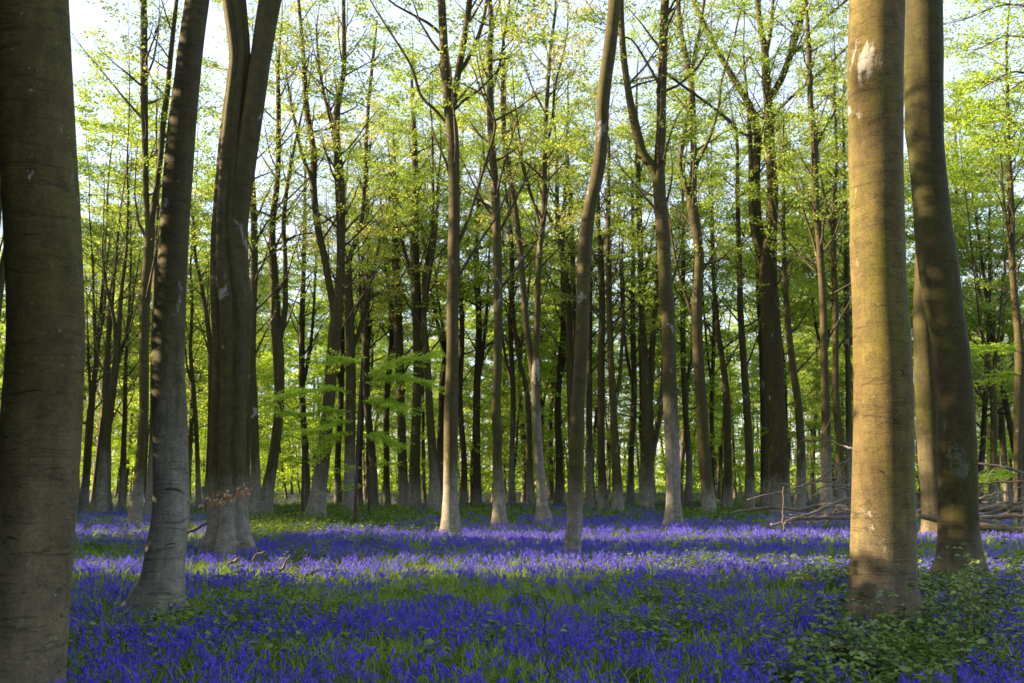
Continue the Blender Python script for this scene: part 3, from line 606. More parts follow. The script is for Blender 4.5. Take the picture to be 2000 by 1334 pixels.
# a tree standing just outside the frame whose dark limbs show at its edge
traced_tree(14.0, 'dark slanting limbs of a tree mostly hidden behind the massive brown trunk', [
    (-40, 1090, 26), (-34, 900, 24), (-18, 700, 22), (-4, 580, 18), (6, 520, 14), (14, 470, 12), (20, 380, 9)], [[(-20, 720, 12), (-12, 560, 11), (-3, 420, 10), (6, 340, 8), (20, 250, 6)]], mat='bark_mossy', seed=45, crown=dict(n=0))

# ------------------------------------------------------------------ young beech with layered sprays
def sapling(D, label, stem, sprays, seed, leaf=0.064, dens=110, spread=1.4, name='beech_sapling'):
    r = np.random.default_rng(seed); T = Tree(r)
    S = np.array([(*at(x, y, D)[0], w * at(x, y, D)[1] * 0.5) for x, y, w in stem])
    gz = float(ground_z(S[0, 0], S[0, 1])); S[0, 2] = min(S[0, 2], gz - 0.05)
    base = np.array((S[0, 0], S[0, 1], gz)); S = spline(S, 4)
    q = QM(); tube(q, S[:, :3], S[:, 3], 8)
    root = thing(name, label, 'sapling', tuple(base))
    obj('stem', q.mesh('stem', M['twig'], origin=base), root)
    for pl in sprays:
        dz = r.uniform(-0.5, 0.5)
        B = np.array([at(x, y, D + dz * i / max(1, len(pl) - 1))[0] for i, (x, y) in enumerate(pl)])
        B = spline(B, 5); q = QM(); tube(q, B, np.linspace(0.016, 0.004, len(B)), 5)
        obj('branch', q.mesh('branch', M['twig'], origin=base), root)
        T.spray(B, leaf, dens * 0.7)
        for i in range(2, len(B)):
            for sgn in (-1, 1):
                d = unit(B[i] - B[i - 1]); sd = unit(np.cross(d, (0, 0, 1.0)))
                h = d * 0.7 + sd * sgn * r.uniform(0.5, 1.2) + np.array((0, 0, r.uniform(-0.12, 0.08)))
                p, rd = grow(B[i], h, 0.006, r.uniform(0.35, 0.8) * spread, 4, -0.05, 0.1, r)
                tube(T.tw, p, rd, 3); T.spray(p, leaf, dens)
    o = obj('twigs', T.tw.mesh('twigs', M['twig'], origin=base), root); o['kind'] = 'stuff'
    o = obj('leaves', T.lf.mesh('leaves', M['leaf_fresh'], smooth=False, origin=base), root); o['kind'] = 'stuff'
sapling(29.0, 'young beech with layered lime-green leaf sprays before the upright trunks', [(694, 1006, 8), (696, 930, 7), (700, 840, 6), (704, 760, 5), (708, 700, 4)],
        [[(703, 745, ), (740, 722), (790, 702), (826, 700)], [(703, 755), (740, 742), (790, 738), (826, 748)], [(702, 772), (650, 760), (600, 764), (556, 772)], [(702, 788), (740, 784), (775, 795)],
         [(700, 806), (650, 802), (600, 810), (562, 806)], [(699, 842), (665, 850), (640, 868)], [(699, 848), (730, 850), (762, 862)], [(700, 818), (660, 826), (610, 842)], [(706, 712), (680, 702), (650, 708)]], 71)
sapling(36.0, 'small young beech with yellow-green sprays low among the dark poles', [(720, 1000, 5), (722, 940, 4), (722, 900, 3)], [[(722, 915), (700, 912), (675, 916)], [(722, 912), (745, 906), (765, 905)], [(722, 945), (700, 948), (680, 952)]], 72, dens=40, spread=0.6)
sapling(40.0, 'young beech with yellowish tiers of leaves by the curved-foot twin-stem beech', [(590, 1000, 6), (592, 900, 5), (590, 830, 4)], [[(591, 900), (570, 896), (548, 905)], [(591, 905), (612, 900), (630, 908)], [(590, 860), (565, 850), (545, 858)], [(590, 850), (615, 842), (640, 850)]], 73, dens=40)
sapling(30.0, 'young beech with lemon-green leaf layers above the log pile', [(1990, 1010, 8), (1992, 900, 7), (1996, 760, 5), (2004, 640, 4)],
        [[(1998, 690), (1960, 680), (1915, 682), (1895, 682)], [(1997, 735), (1975, 730), (1955, 738)], [(1993, 930), (1965, 925), (1935, 932), (1920, 936)], [(2000, 650), (2030, 640), (2060, 645)]], 74)

# a tree at the right, outside the frame, whose leafy boughs hang in
def overhang(D, label, trunk, boughs, seed, mat='leaf_fresh', dens=26):
    r = np.random.default_rng(seed); T = Tree(r)
    S = np.array([(*at(x, y, D)[0], w * at(x, y, D)[1] * 0.5) for x, y, w in trunk]); gz = float(ground_z(S[0, 0], S[0, 1])); S[0, 2] = gz - 0.1
    base = np.array((S[0, 0], S[0, 1], gz)); S = spline(S, 5)
    root = thing('beech_tree', label, 'tree', tuple(base))
    q = QM(); tube(q, S[:, :3], S[:, 3], 14, shape=lobes(seed, 0.02, 0.4, 0.2, 5, 0, gz)); obj('trunk', q.mesh('trunk', M['bark'], origin=base), root)
    for pl in boughs:
        B = spline(np.array([at(x, y, D + r.uniform(-.8, .8))[0] for x, y in pl]), 5)
        q = QM(); tube(q, B, np.linspace(0.045, 0.008, len(B)), 6); obj('limb', q.mesh('limb', M['bark'], origin=base), root)
        for i in range(3, len(B)):
            for sgn in (-1, 1):
                d = unit(B[i] - B[i - 1]); sd = unit(np.cross(d, (0, 0, 1.0)))
                T.bough(B[i], d * 0.6 + sd * sgn * 0.8 + np.array((0, 0, r.uniform(-.2, .2))), 0.01, r.uniform(0.7, 1.4), 0.075, dens, 4, 3, 0.0, 1, 0.7)
    o = obj('twigs', T.tw.mesh('twigs', M['twig'], origin=base), root); o['kind'] = 'stuff'
    o = obj('crown', T.lf.mesh('crown', M[mat], smooth=False, origin=base), root); o['kind'] = 'stuff'
overhang(21.0, 'beech with fresh green boughs hanging in beside the mossy trunk', [(2130, 1050, 40), (2125, 800, 34), (2120, 500, 30), (2110, 200, 26), (2100, -60, 22)],
         [[(2105, 60), (2040, 20), (1960, 10), (1880, 40)], [(2112, 160), (2040, 90), (1970, 70), (1915, 95)], [(2115, 260), (2050, 170), (1985, 140), (1930, 165)], [(2118, 330), (2050, 260), (1990, 240), (1950, 250)], [(2105, 20), (2040, -30), (1960, -40), (1890, -20)]], 81)

# ------------------------------------------------------------------ repeated trees of the deep wood
def variant(kind, seed):
    """one local tree: list of (part name, mesh, is stuff)"""
    r = np.random.default_rng(seed); T = Tree(r); parts = []
    def stem(p, d, r0, L, n=14, wig=0.045, up=0.35, tip=0.04, name='trunk', sh=None):
        P, Rr = grow(p, d, r0, L, n, up, wig, r, tip)
        q = QM(); tube(q, P, Rr, 8, shape=sh); parts.append((name, q.mesh(name, M['bark_far']), False)); return P, Rr
    fl = lobes(seed, 0.03, 0.5, 0.3)
    if kind == 'tall':
        H = r.uniform(19, 24); P, Rr = stem((0, 0, -0.2), (r.normal(0, .05), r.normal(0, .05), 1), r.uniform(0.12, 0.20), H, sh=fl)
        T.crown(P, Rr, 0.18, 40, 3.0, 0.15, 56, (0.1, 0.85), 6, 2)
    elif kind == 'fork':
        P, Rr = stem((0, 0, -0.2), (r.normal(0, .05), r.normal(0, .05), 1), r.uniform(0.15, 0.21), r.uniform(6, 9), 7, tip=0.75, sh=fl)
        az = r.uniform(0, 6.3)
        for k in range(2 + int(r.random() < 0.4)):
            b, br = stem(P[-1] - (0, 0, 0.05), side_dir(None, r.uniform(1.15, 1.4), az + k * 2.4), Rr[-1] * 0.75, r.uniform(11, 14), 12, 0.06, 0.3, name='limb')
            T.crown(b, br, 0.1, 21, 2.8, 0.15, 56, (0.1, 0.85), 6, 2)
    elif kind == 'leafy':
        H = r.uniform(9, 13); P, Rr = stem((0, 0, -0.2), (r.normal(0, .08), r.normal(0, .08), 1), r.uniform(0.07, 0.11), H, sh=fl)
        T.crown(P, Rr, 0.12, 42, 2.5, 0.13, 56, (-0.05, 0.6), 5, 2, up=0.08)
    elif kind == 'pole':
        H = r.uniform(15, 20); P, Rr = stem((0, 0, -0.2), (r.normal(0, .05), r.normal(0, .05), 1), r.uniform(0.09, 0.15), H, sh=fl)
        T.crown(P, Rr, 0.45, 16, 2.0, 0.12, 18, (0.2, 1.0), 5, 2)
    elif kind == 'blocker':
        H = 9.0; P, Rr = stem((0, 0, -0.2), (0, 0, 1), 0.10, H, 10, 0.02, sh=fl)  # dense leafy column, added out of view only to block the sun
        T.crown(P, Rr, 0.02, 90, 0.70, 0.19, 60, (-0.1, 0.5), 4, 1, up=0.1)
    elif kind == 'bare':
        H = r.uniform(12, 16); P, Rr = stem((0, 0, -0.2), (r.normal(0, .06), r.normal(0, .06), 1), r.uniform(0.10, 0.14), H, sh=fl)
        T.crown(P, Rr, 0.2, 26, 2.8, 0.10, 2.0, (0.5, 1.2), 5, 2, up=0.5)
    o = T.tw.mesh('twigs', M['twig_red' if kind == 'bare' else 'twig']); parts.append(('twigs', o, True))
    if T.lf.n: parts.append(('crown', T.lf.mesh('crown', M[{'bare': 'leaf_bud', 'blocker': 'bramble', 'leafy': 'leaf_fresh'}.get(kind, 'leaf')], smooth=False), True))
    return parts
VAR = {k: [variant(k, 900 + 10 * i + s) for s in range(n)] for i, (k, n) in enumerate((('tall', 5), ('fork', 4), ('leafy', 4), ('bare', 3), ('blocker', 1), ('pole', 4)))}
KIND = {
    'tall': ('slender_beech_tree', 'slender single-stemmed beech deep in the wood', 'slender beeches deep in the wood'),
    'fork': ('forked_beech_tree', 'forked beech with upright limbs deep in the wood', 'forked beeches deep in the wood'),
    'leafy': ('young_beech_tree', 'small young beech, leafy nearly to the ground, far', 'leafy young beeches between the distant trunks'),
    'pole': ('thin_beech_tree', 'thin pole-like beech with scant leaves deep in the wood', ''),
    'blocker': ('added_blocker', 'added out-of-view narrow leafy holly deep', ''),
    'bare': ('bare_tree', 'thin leafless tree with reddish-brown twigs far', 'leafless trees in the distance')}
LAND = [(90, 'the massive brown trunk'), (205, 'the wide-armed dark tree'), (280, 'the pale curved foot'), (333, 'the grey leaning beech'), (447, 'the fluted twin beech'), (540, 'the curved-foot twin-stem beech'), (640, 'the wavy-stemmed leaning beech'),
        (700, 'the lime-green sapling'), (812, 'the coarse middle clump'), (881, 'the cream-lit trunk'), (970, 'the pale-footed straight beech'), (1048, 'the flare-footed forked beech'), (1128, 'the S-curved beech'), (1200, 'the tilting brown beech'),
        (1264, 'the dark double-stemmed beech'), (1309, 'the wide-forked beech'), (1371, 'the candelabrum beech'), (1515, 'the great many-limbed beech'), (1612, 'the fallen twigs'), (1725, 'the golden trunk'), (1860, 'the mossy leaning trunk'), (1950, 'the log pile')]
def place(kind, x, y, r, s=None):
    nm, lab, grp = KIND[kind]
    px = 1000 + FPX * x / y if y > 4 else -999
    if -70 < px < 2070: lab = lab + ' behind ' + min(LAND, key=lambda q: abs(q[0] - px))[1]
    else: lab = lab.split(' deep')[0].split(' against')[0].split(', between')[0] + ' shading the glade from the sun side'
    grp = lab
    v = VAR[kind][int(r.integers(len(VAR[kind])))]
    root = thing(nm, lab, 'tree', (x, y, float(ground_z(x, y))), grp, r.uniform(0, 6.3), s or r.uniform(0.85, 1.15))
    for pn, me, st in v:
        o = obj(pn, me, root)
        if st: o['kind'] = 'stuff'
    return root
PL = []
def try_place(kind, x, y, gap, r, s=None):
    for a, b in PL:
        if (a - x) ** 2 + (b - y) ** 2 < gap * gap: return False
    for a, b, c in TREE_BASES:
        if (a - x) ** 2 + (b - y) ** 2 < (gap * 0.5) ** 2: return False
    PL.append((x, y)); place(kind, x, y, r, s); return True
r_ = np.random.default_rng(21)
def wedge(D0, D1, lo=-60, hi=2060):
    D = math.sqrt(r_.uniform(D0 ** 2, D1 ** 2)); px = r_.uniform(lo, hi)
    return (px - 1000) / FPX * D * 1.0, D, px
cnt = dict(tall=0, fork=0, leafy=0, bare=0, pole=0)
for _ in range(4000):
    if sum(cnt.values()) >= 275: break
    x, y, px = wedge(50, 125)
    edge = px < 280 or px > 1850
    u = r_.random()
    k = ('bare' if u < 0.55 else 'leafy' if u < 0.75 else 'fork' if u < 0.85 else 'tall') if edge else ('leafy' if u < 0.30 else 'fork' if u < 0.55 else 'tall' if u < 0.95 else 'bare')
    if y > 66 and not edge: k = 'pole' if u < .5 else 'leafy' if u < .72 else 'fork' if u < .86 else 'tall'
    if try_place(k, x, y, 2.2, r_): cnt[k] += 1

for k, px, D in (('tall', 172, 47), ('bare', 222, 41), ('tall', 250, 54), ('bare', 190, 60), ('fork', 160, 66), ('tall', 1906, 50), ('fork', 1958, 56), ('bare', 1888, 44), ('bare', 1925, 60), ('tall', 1985, 48), ('tall', 1790, 60), ('leafy', 1935, 70), ('leafy', 210, 72)):
    place(k, (px - 1000) / FPX * D, D, r_, 1.1)

# the last of the wood, too far to tell the trunks apart
def far_wood():
    r = np.random.default_rng(31); tw = QM(); lf = QM()
    for k in range(560):
        D = r.uniform(128, 190); x = r.uniform(-0.62, 0.62) * D; H = r.uniform(12, 20)
        P, Rr = grow((x, D, -0.3), (r.normal(0, .05), 0, 1), r.uniform(.12, .26), H, 6, .3, .05, r)
        tube(tw, P, Rr, 5)
        for _ in range(3):
            i = r.integers(2, 6); p, rd = grow(P[i], side_dir(None, r.uniform(.4, 1.1), r.uniform(0, 6.3)), .05, 4, 4, .3, .12, r); tube(tw, p, rd, 3)
    n = 45000
    D = r.uniform(126, 195, n); x = r.uniform(-0.62, 0.62, n) * D; z = 0.2 + 13 * r.random(n) ** 2.0
    keep = vnoise(x * 0.22 + 50, z * 0.4 + D * 0.35) > 0.42 + 0.018 * z
    n2 = 30000; D2 = r.uniform(105, 195, n2); low = np.stack((r.uniform(-.62, .62, n2) * D2, D2, 0.1 + 3.6 * r.random(n2) ** 1.3), -1)
    pos = np.concatenate((np.stack((x, D, z), -1)[keep], low)); leaf_quads(lf, pos, r.normal(0, 1, (len(pos), 3)), 0.6, 0.8, r=r)
    root = thing('far_wood', 'hazy mass of distant trunks and green leaves closing off the wood', 'woodland')
    root['kind'] = 'stuff'
    for n_, q, m in (('trunks', tw, 'bark_far'), ('leaves', lf, 'leaf_fresh')):
        o = obj(n_, q.mesh(n_, M[m], smooth=False), root); o['kind'] = 'stuff'
far_wood()

# the wood goes on to the left of the frame, where its leaves stand between the low sun and the glade
SHADE = []
rs = np.random.default_rng(77)
TB = math.tan(SUN_BACK)
LIT = ((8.3, 9.0), (13.2, 16.3), (22.4, 24.0), (25.9, 27.3), (29.9, 31.2))          # strips of the glade, by y - x tan, that the light reaches
def strip_gap(c): return min(max(a - c, c - b, 0) for a, b in LIT)
for _ in range(4000):
    if len(SHADE) >= 50: break
    x, y = rs.uniform(-62, -12), rs.uniform(-4, 52)
    if x > -0.57 * max(y, 0) - 6 or min(max(a - (y - x * TB), (y - x * TB) - b, 0) for a, b in LIT[:3]) < 2.9: continue
    if any((a - x) ** 2 + (b - y) ** 2 < 9 for a, b, *_ in SHADE): continue
    SHADE.append((x, y, ('leafy', 'tall', 'leafy', 'fork')[len(SHADE) % 4], rs.uniform(.9, 1.25)))
c = 0.5  # rows of unseen leafy columns added to cut the sunlight into strips
while c < 46:
    if strip_gap(c) > 0.62:
        y = (c + 0.136) / 0.971; SHADE.append((-(0.56 * max(y, 1.5) + 2.6), y, 'blocker', rs.uniform(.9, 1.1)))
        if strip_gap(c + 0.4) > 0.75: SHADE.append((-(0.56 * max(y, 1.5) + 4.6), y + 0.3, 'blocker', rs.uniform(.95, 1.2)))
    c += 0.8
for c_ in np.arange(7.9, 9.5, .13): SHADE.append((-7.7 - (c_ * 7) % 1.3, c_ + 0.42, 'blocker', 0.39))  # low unseen columns added to keep the sun off the near ground
for x, y, k, s in SHADE: place(k, x, y, r_, s)

# ------------------------------------------------------------------ ground flora
def scatter(name, label, cat, sources, pts, rot, scl, idx):
    """one stuff object: the source clumps instanced on points"""
    coll = bpy.data.collections.new(name + '_sources')
    for i, me in enumerate(sources):
        o = bpy.data.objects.new('%s_clump_%02d' % (name, i), me); coll.objects.link(o)
    me = bpy.data.meshes.new(name); me.vertices.add(len(pts)); me.vertices.foreach_set('co', np.asarray(pts, np.float32).ravel())
    for an, ty, arr, key in (('rot', 'FLOAT_VECTOR', rot, 'vector'), ('scl', 'FLOAT', scl, 'value'), ('idx', 'INT', idx, 'value')):
        a = me.attributes.new(an, ty, 'POINT'); a.data.foreach_set(key, np.ascontiguousarray(arr, np.int32 if ty == 'INT' else np.float32).ravel())
    o = obj(name, me); o['kind'] = 'stuff'; o['label'] = label; o['category'] = cat
    ng = bpy.data.node_groups.new(name, 'GeometryNodeTree')
    ng.interface.new_socket('Geometry', in_out='INPUT', socket_type='NodeSocketGeometry'); ng.interface.new_socket('Geometry', in_out='OUTPUT', socket_type='NodeSocketGeometry')
    N, L = ng.nodes, ng.links
    gi, go = N.new('NodeGroupInput'), N.new('NodeGroupOutput')
    ci = N.new('GeometryNodeCollectionInfo'); ci.inputs['Collection'].default_value = coll
    ci.inputs['Separate Children'].default_value = True; ci.inputs['Reset Children'].default_value = True
    ip = N.new('GeometryNodeInstanceOnPoints'); ip.inputs['Pick Instance'].default_value = True
    def attr(n, t):
        x = N.new('GeometryNodeInputNamedAttribute'); x.data_type = t; x.inputs['Name'].default_value = n
        return x.outputs['Attribute']
    L.new(gi.outputs[0], ip.inputs['Points']); L.new(ci.outputs[0], ip.inputs['Instance'])
    L.new(attr('idx', 'INT'), ip.inputs['Instance Index'])
    e2r = N.new('FunctionNodeEulerToRotation'); L.new(attr('rot', 'FLOAT_VECTOR'), e2r.inputs[0]); L.new(e2r.outputs[0], ip.inputs['Rotation'])
    L.new(attr('scl', 'FLOAT'), ip.inputs['Scale'])
    L.new(ip.outputs[0], go.inputs[0])
    md = o.modifiers.new('scatter', 'NODES'); md.node_group = ng
    return o

def strap(q, p, az, L, w, r, droop=1.0, tone=0.5, mi=0, n=3):
    """a grassy strap leaf arching over"""
    t = np.linspace(0, 1, n + 1); e = r.uniform(1.0, 1.45)
    out = L * (t * math.cos(e) + 0.45 * droop * t ** 2); z = L * (t * math.sin(e) - 0.42 * droop * t ** 2.2)
    c = np.stack((p[0] + math.cos(az) * out, p[1] + math.sin(az) * out, p[2] + z), -1)
    s = np.array((-math.sin(az), math.cos(az), 0)) * (w * 0.5 * (1 - t ** 2 * 0.92) + 0.0006)[:, None]
    V = np.stack((c - s, c + s), 1).reshape(-1, 3); i = np.arange(n) * 2
    q.add(V, np.stack((i, i + 1, i + 3, i + 2), -1), tone, mi)

def bluebell_clump(seed, n=6, R0=0.2):
    r = np.random.default_rng(seed); q = QM()
    for _ in range(n):
        a, d = r.uniform(0, 6.3), R0 * math.sqrt(r.random()); p = np.array((d * math.cos(a), d * math.sin(a), -0.02))
        H = r.uniform(0.24, 0.40); az = r.uniform(0, 6.3); dr = np.array((math.cos(az), math.sin(az), 0)); lean = r.normal(0, 0.05, 2)
        t = np.linspace(0, 1, 6); bend = np.clip(t - 0.6, 0, 1) ** 2 * 0.55 * H
        P = p + np.stack((lean[0] * t, lean[1] * t, H * (t - 0.28 * np.clip(t - 0.65, 0, 1) ** 2 * 4)), -1) + dr * (bend * 1.6)[:, None]
        tube(q, P, np.linspace(0.0035, 0.0018, 6), 3, r.random(), 1)
        tone = r.random()
        for k in range(r.integers(6, 10)):
            f = r.uniform(0.55, 1.0) * 5; i = min(int(f), 4); b = P[i] + (P[i + 1] - P[i]) * (f - i)
            b = b + dr * r.uniform(0.004, 0.02) + r.normal(0, 0.008, 3)
            dd = unit(np.array((0, 0, -1.0)) + dr * r.uniform(0.1, 0.8) + r.normal(0, 0.25, 3))
            l = r.uniform(0.016, 0.024)
            tube(q, np.array((b, b + dd * l * 0.6, b + dd * l)), np.array((0.0035, 0.0062, 0.0098)) * r.uniform(0.85, 1.2), 4, np.clip(tone + r.normal(0, .15), 0, 1), 0)
        for _ in range(3): strap(q, p, r.uniform(0, 6.3), r.uniform(0.16, 0.30), 0.011, r, r.uniform(.6, 1.2), r.random(), 2)
    return q.mesh('bluebell_clump', [M['bell'], M['stem'], M['grass']])
def grass_clump(seed, n=22, R0=0.16, L=(0.16, 0.36), w=0.009):
    r = np.random.default_rng(seed); q = QM()
    for _ in range(n):
        a, d = r.uniform(0, 6.3), R0 * math.sqrt(r.random())
        strap(q, (d * math.cos(a), d * math.sin(a), -0.02), r.uniform(0, 6.3), r.uniform(*L), w * r.uniform(.7, 1.4), r, r.uniform(.5, 1.3), r.random())
    return q.mesh('grass_clump', M['grass'])
def ovate(q, p, h, nrm, L, r, tone, mi=0, wd=0.62):
    """a pointed oval leaf, folded along its midrib"""
    h = unit(h); s = unit(np.cross(nrm, h)); nn = np.cross(h, s)
    t = np.array((0, .3, .65, 1.0)); wv = np.array((0.02, 1, .78, 0.02)) * L * wd * .5
    c = p + h * (t * L)[:, None] - nn * (t ** 2 * L * 0.22)[:, None]
    V = np.stack((c - s * wv[:, None] + nn * wv[:, None] * .35, c, c + s * wv[:, None] + nn * wv[:, None] * .35), 1).reshape(-1, 3)
    i = np.arange(3) * 3
    q.add(V, np.concatenate((np.stack((i, i + 1, i + 4, i + 3), -1), np.stack((i + 1, i + 2, i + 5, i + 4), -1))), tone, mi)
def herb_clump(seed, n=9, R0=0.22, H=(0.12, 0.38), leaf=0.06):
    """low leafy stems: bramble shoots and woodland herbs"""
    r = np.random.default_rng(seed); q = QM()
    for _ in range(n):
        a, d = r.uniform(0, 6.3), R0 * math.sqrt(r.random())
        P, Rr = grow((d * math.cos(a), d * math.sin(a), -0.02), side_dir(None, r.uniform(.7, 1.5), r.uniform(0, 6.3)), 0.003, r.uniform(*H), 4, -0.1, .15, r)
        tube(q, P, Rr, 3, 0.3, 1)
        for k in range(9):
            i = r.integers(1, 5); az = r.uniform(0, 6.3)
            ovate(q, P[i], side_dir(None, r.uniform(-.2, .5), az), unit(np.array((r.normal(0, .35), r.normal(0, .35), 1))), leaf * r.uniform(.6, 1.3), r, r.random())
    return q.mesh('herb_clump', [M['under'], M['stem']])

BELLS = [bluebell_clump(s) for s in range(6)]
GRASS = [grass_clump(20 + s) for s in range(5)]
HERBS = [herb_clump(40 + s) for s in range(5)]

# how thickly each grows, by place: ellipses (pixel centre, radii) -> change of bluebell / grass / herb cover
ZONES = [  # px, py, rx, ry, bluebell, grass, herb
    (820, 1172, 520, 42, -.08, .08, .05), (420, 1235, 180, 30, -.12, .12, .03),
    (330, 1290, 260, 70, .35, 0, 0), (300, 1205, 110, 34, -.5, .7, 0), (330, 1185, 80, 22, -.6, .9, 0), (600, 1155, 330, 28, -.26, .25, .08), (760, 1130, 200, 22, -.15, .2, 0),
    (530, 1245, 120, 30, -.3, .4, .1), (1000, 1150, 160, 24, -.3, .35, .1), (1120, 1122, 130, 14, -.25, .35, 0), (1230, 1180, 130, 30, -.1, .15, .1),
    (1050, 1085, 620, 26, .45, -.2, 0), (1250, 1035, 420, 28, .6, -.5, 0), (900, 1040, 420, 22, .5, -.35, 0), (560, 1070, 190, 16, .5, -.2, 0), (450, 1106, 130, 14, -.3, .3, 0),
    (210, 1100, 80, 28, .3, 0, 0), (200, 1065, 80, 16, -.7, .5, .3), (210, 1032, 90, 12, .6, -.5, -.2), (210, 1012, 100, 8, .1, .1, .2),
    (640, 1008, 210, 22, -1.2, -.2, 1.1), (540, 1030, 90, 16, -1.0, .1, .9), (960, 1000, 100, 12, -.6, .3, .4), (1400, 1000, 90, 14, -1.0, 0, 1.0), (1250, 1000, 200, 10, -.2, .1, .4),
    (1740, 1285, 190, 60, -.5, .1, .8), (1850, 1200, 160, 60, -.4, .0, .6), (1620, 1120, 60, 30, -.3, .2, .5), (1950, 1110, 70, 40, -.1, .1, .3), (1960, 1310, 90, 40, .3, 0, 0), (1540, 1180, 140, 30, .2, -.1, 0)]
def cover(x, y):
    px, py = to_px(np.stack((x, y, np.full_like(x, 0.2)), -1))
    n1 = vnoise(x * 1.1 + 9, y * 1.1 + 4); n2 = vnoise(x * 0.35 + 30, y * 0.35 + 60); n3 = vnoise(x * 2.6 + 3, y * 2.6 + 77)
    blue = 0.66 + 0.8 * (n1 - .5) + 0.6 * (n2 - .5) + 1.2 * (n3 - .5)
    grass = 0.45 - 0.7 * (n1 - .5) + 0.5 * (n3 - .5); herb = -0.12 + 0.7 * (n2 - .5) + 0.7 * (vnoise(x * 1.7 + 200, y * 1.7) - .5)
    for cx, cy, rx, ry, a, b, c in ZONES:
        g = np.exp(-(((px - cx) / rx) ** 2 + ((py - cy) / ry) ** 2) ** 1.5 * .9)
        blue += a * g; grass += b * g; herb += c * g
    deep = np.clip((1006 - py) / 10, 0, 1); blue -= .3 * deep; herb += .35 * deep; grass += .15 * deep
    return np.clip(blue, 0.02, 1), np.clip(grass, 0.08, 1), np.clip(herb, 0, 1)

for a_, b_ in ((268, 1172), (248, 1186), (300, 1185)): TREE_BASES.append((*at(a_, b_, 9.9)[0][:2], 0.2))
def flora():
    r = np.random.default_rng(55)
    sets = {k: [[], [], []] for k in 'bgh'}
    for D0, D1, den in ((4.2, 9, 62), (9, 15, 44), (15, 24, 24), (24, 36, 11), (36, 58, 6), (58, 95, 2.2)):
        area = 0.58 * (D1 ** 2 - D0 ** 2); n = int(area * den)
        y = np.sqrt(r.uniform(D0 ** 2, D1 ** 2, n)); x = r.uniform(-0.58, 0.58, n) * y
        far = np.clip((y - 14) / 40, 0, 1)
        ok = np.ones(n, bool)
        for a, b, c in TREE_BASES: ok &= (x - a) ** 2 + (y - b) ** 2 > (c * 1.05) ** 2
        b_, g_, h_ = cover(x, y); u = r.random(n)
        grow_ = 1 + 0.5 * far
        for key, f, share, s0 in (('b', b_, 0.50, .70), ('g', g_, 0.78, .86), ('h', h_, 0.6, 0.9)):
            m = ok & (r.random(n) < f * share)
            sets[key][0].append(np.stack((x[m], y[m], ground_z(x[m], y[m])), -1)); sets[key][1].append(s0 * grow_[m] * r.uniform(.8, 1.15, m.sum()))
    for key, name, lab, cat, src in (('b', 'bluebell_carpet', 'carpet of violet-blue bluebells covering the woodland floor', 'flowers', BELLS), ('g', 'grass', 'green grass and strap leaves growing among the bluebells', 'grass', GRASS), ('h', 'low_undergrowth', 'low green bramble shoots and herbs between bluebells and trunks', 'undergrowth', HERBS)):
        P = np.concatenate(sets[key][0]); S = np.concatenate(sets[key][1]); n = len(P)
        rot = np.stack((r.normal(0, .06, n), r.normal(0, .06, n), r.uniform(0, 6.3, n)), -1)
        scatter(name, lab, cat, src, P, rot, S, r.integers(0, len(src), n))
        print(name, n)
flora()

# ------------------------------------------------------------------ bramble bushes in the right foreground
def bramble_bush(px, py, size, label, seed, canes=9, leaf=0.055):
    r = np.random.default_rng(seed)
    D = 1.35 * FPX / (py - 940); p, _ = at(px, py, D); base = np.array((p[0], p[1], float(ground_z(p[0], p[1]))))
    root = thing('bramble_bush', label, 'bush', tuple(base))
    lf = QM()
    for k in range(canes):
        az = r.uniform(0, 6.3); P, Rr = grow((r.normal(0, .1) * size, r.normal(0, .1) * size, -.03), side_dir(None, r.uniform(.6, 1.3), az), 0.005, size * r.uniform(.8, 1.5), 10, -0.55, .12, r, .3)
        P[:, 2] = np.maximum(P[:, 2], 0.02)
        q = QM(); tube(q, P, Rr, 5); obj('cane', q.mesh('cane', M['twig_red']), root)
        for i in range(2, len(P)):
            for _ in range(3):
                az2 = r.uniform(0, 6.3); h = side_dir(None, r.uniform(-.1, .5), az2); pet = P[i] + h * r.uniform(.02, .07) + r.normal(0, .02, 3)
                nr = unit(np.array((r.normal(0, .4), r.normal(0, .4), 1))); tn = r.random() ** 1.3; L = leaf * r.uniform(.6, 1.3)
                for da in (-1.15, 0, 1.15): ovate(lf, pet, side_dir(None, r.uniform(-.2, .3), az2 + da), nr, L * (1 if da == 0 else .8), r, tn, 0, .72)
    o = obj('leaves', lf.mesh('leaves', M['bramble']), root); o['kind'] = 'stuff'
for k, (px, py, s, lab) in enumerate((
        (1880, 1215, .55, 'tall dark bramble bush heaped at the foot of the mossy trunk'), (1800, 1250, .5, 'bramble bush with arching canes in front of the two big trunks'),
        (1930, 1270, .5, 'dark bramble tangle farther out from the thick trunk, over bluebells'), (1680, 1240, .36, 'low pale-green bramble spreading at the thick trunk\'s sunlit side'),
        (1600, 1290, .34, 'small leafy bramble patch reaching into the open bluebells'), (1760, 1320, .4, 'bramble clump directly in front of the thick trunk\'s foot'),
        (1890, 1325, .4, 'shaded bramble clump mixed with bluebell stems near the tangle'), (1640, 1160, .42, 'thin bramble with one cane arching across the thick trunk'),
        (1970, 1150, .42, 'green bramble beside the mossy trunk toward the logs'), (1690, 1300, .36, 'bright young bramble leaves low before the thick trunk'), (1830, 1190, .5, 'bramble filling the gap between the two big trunks'),
        (1990, 1225, .5, 'outlying bramble heap past the dark tall one'), (1540, 1325, .3, 'lowest bramble sprig out among the dense bluebells'), (1730, 1225, .34, 'small bramble pressed against the thick trunk\'s shaded foot'))):
    bramble_bush(px, py, s * 1.4, lab, 300 + k, canes=12 if s > .45 else 9)

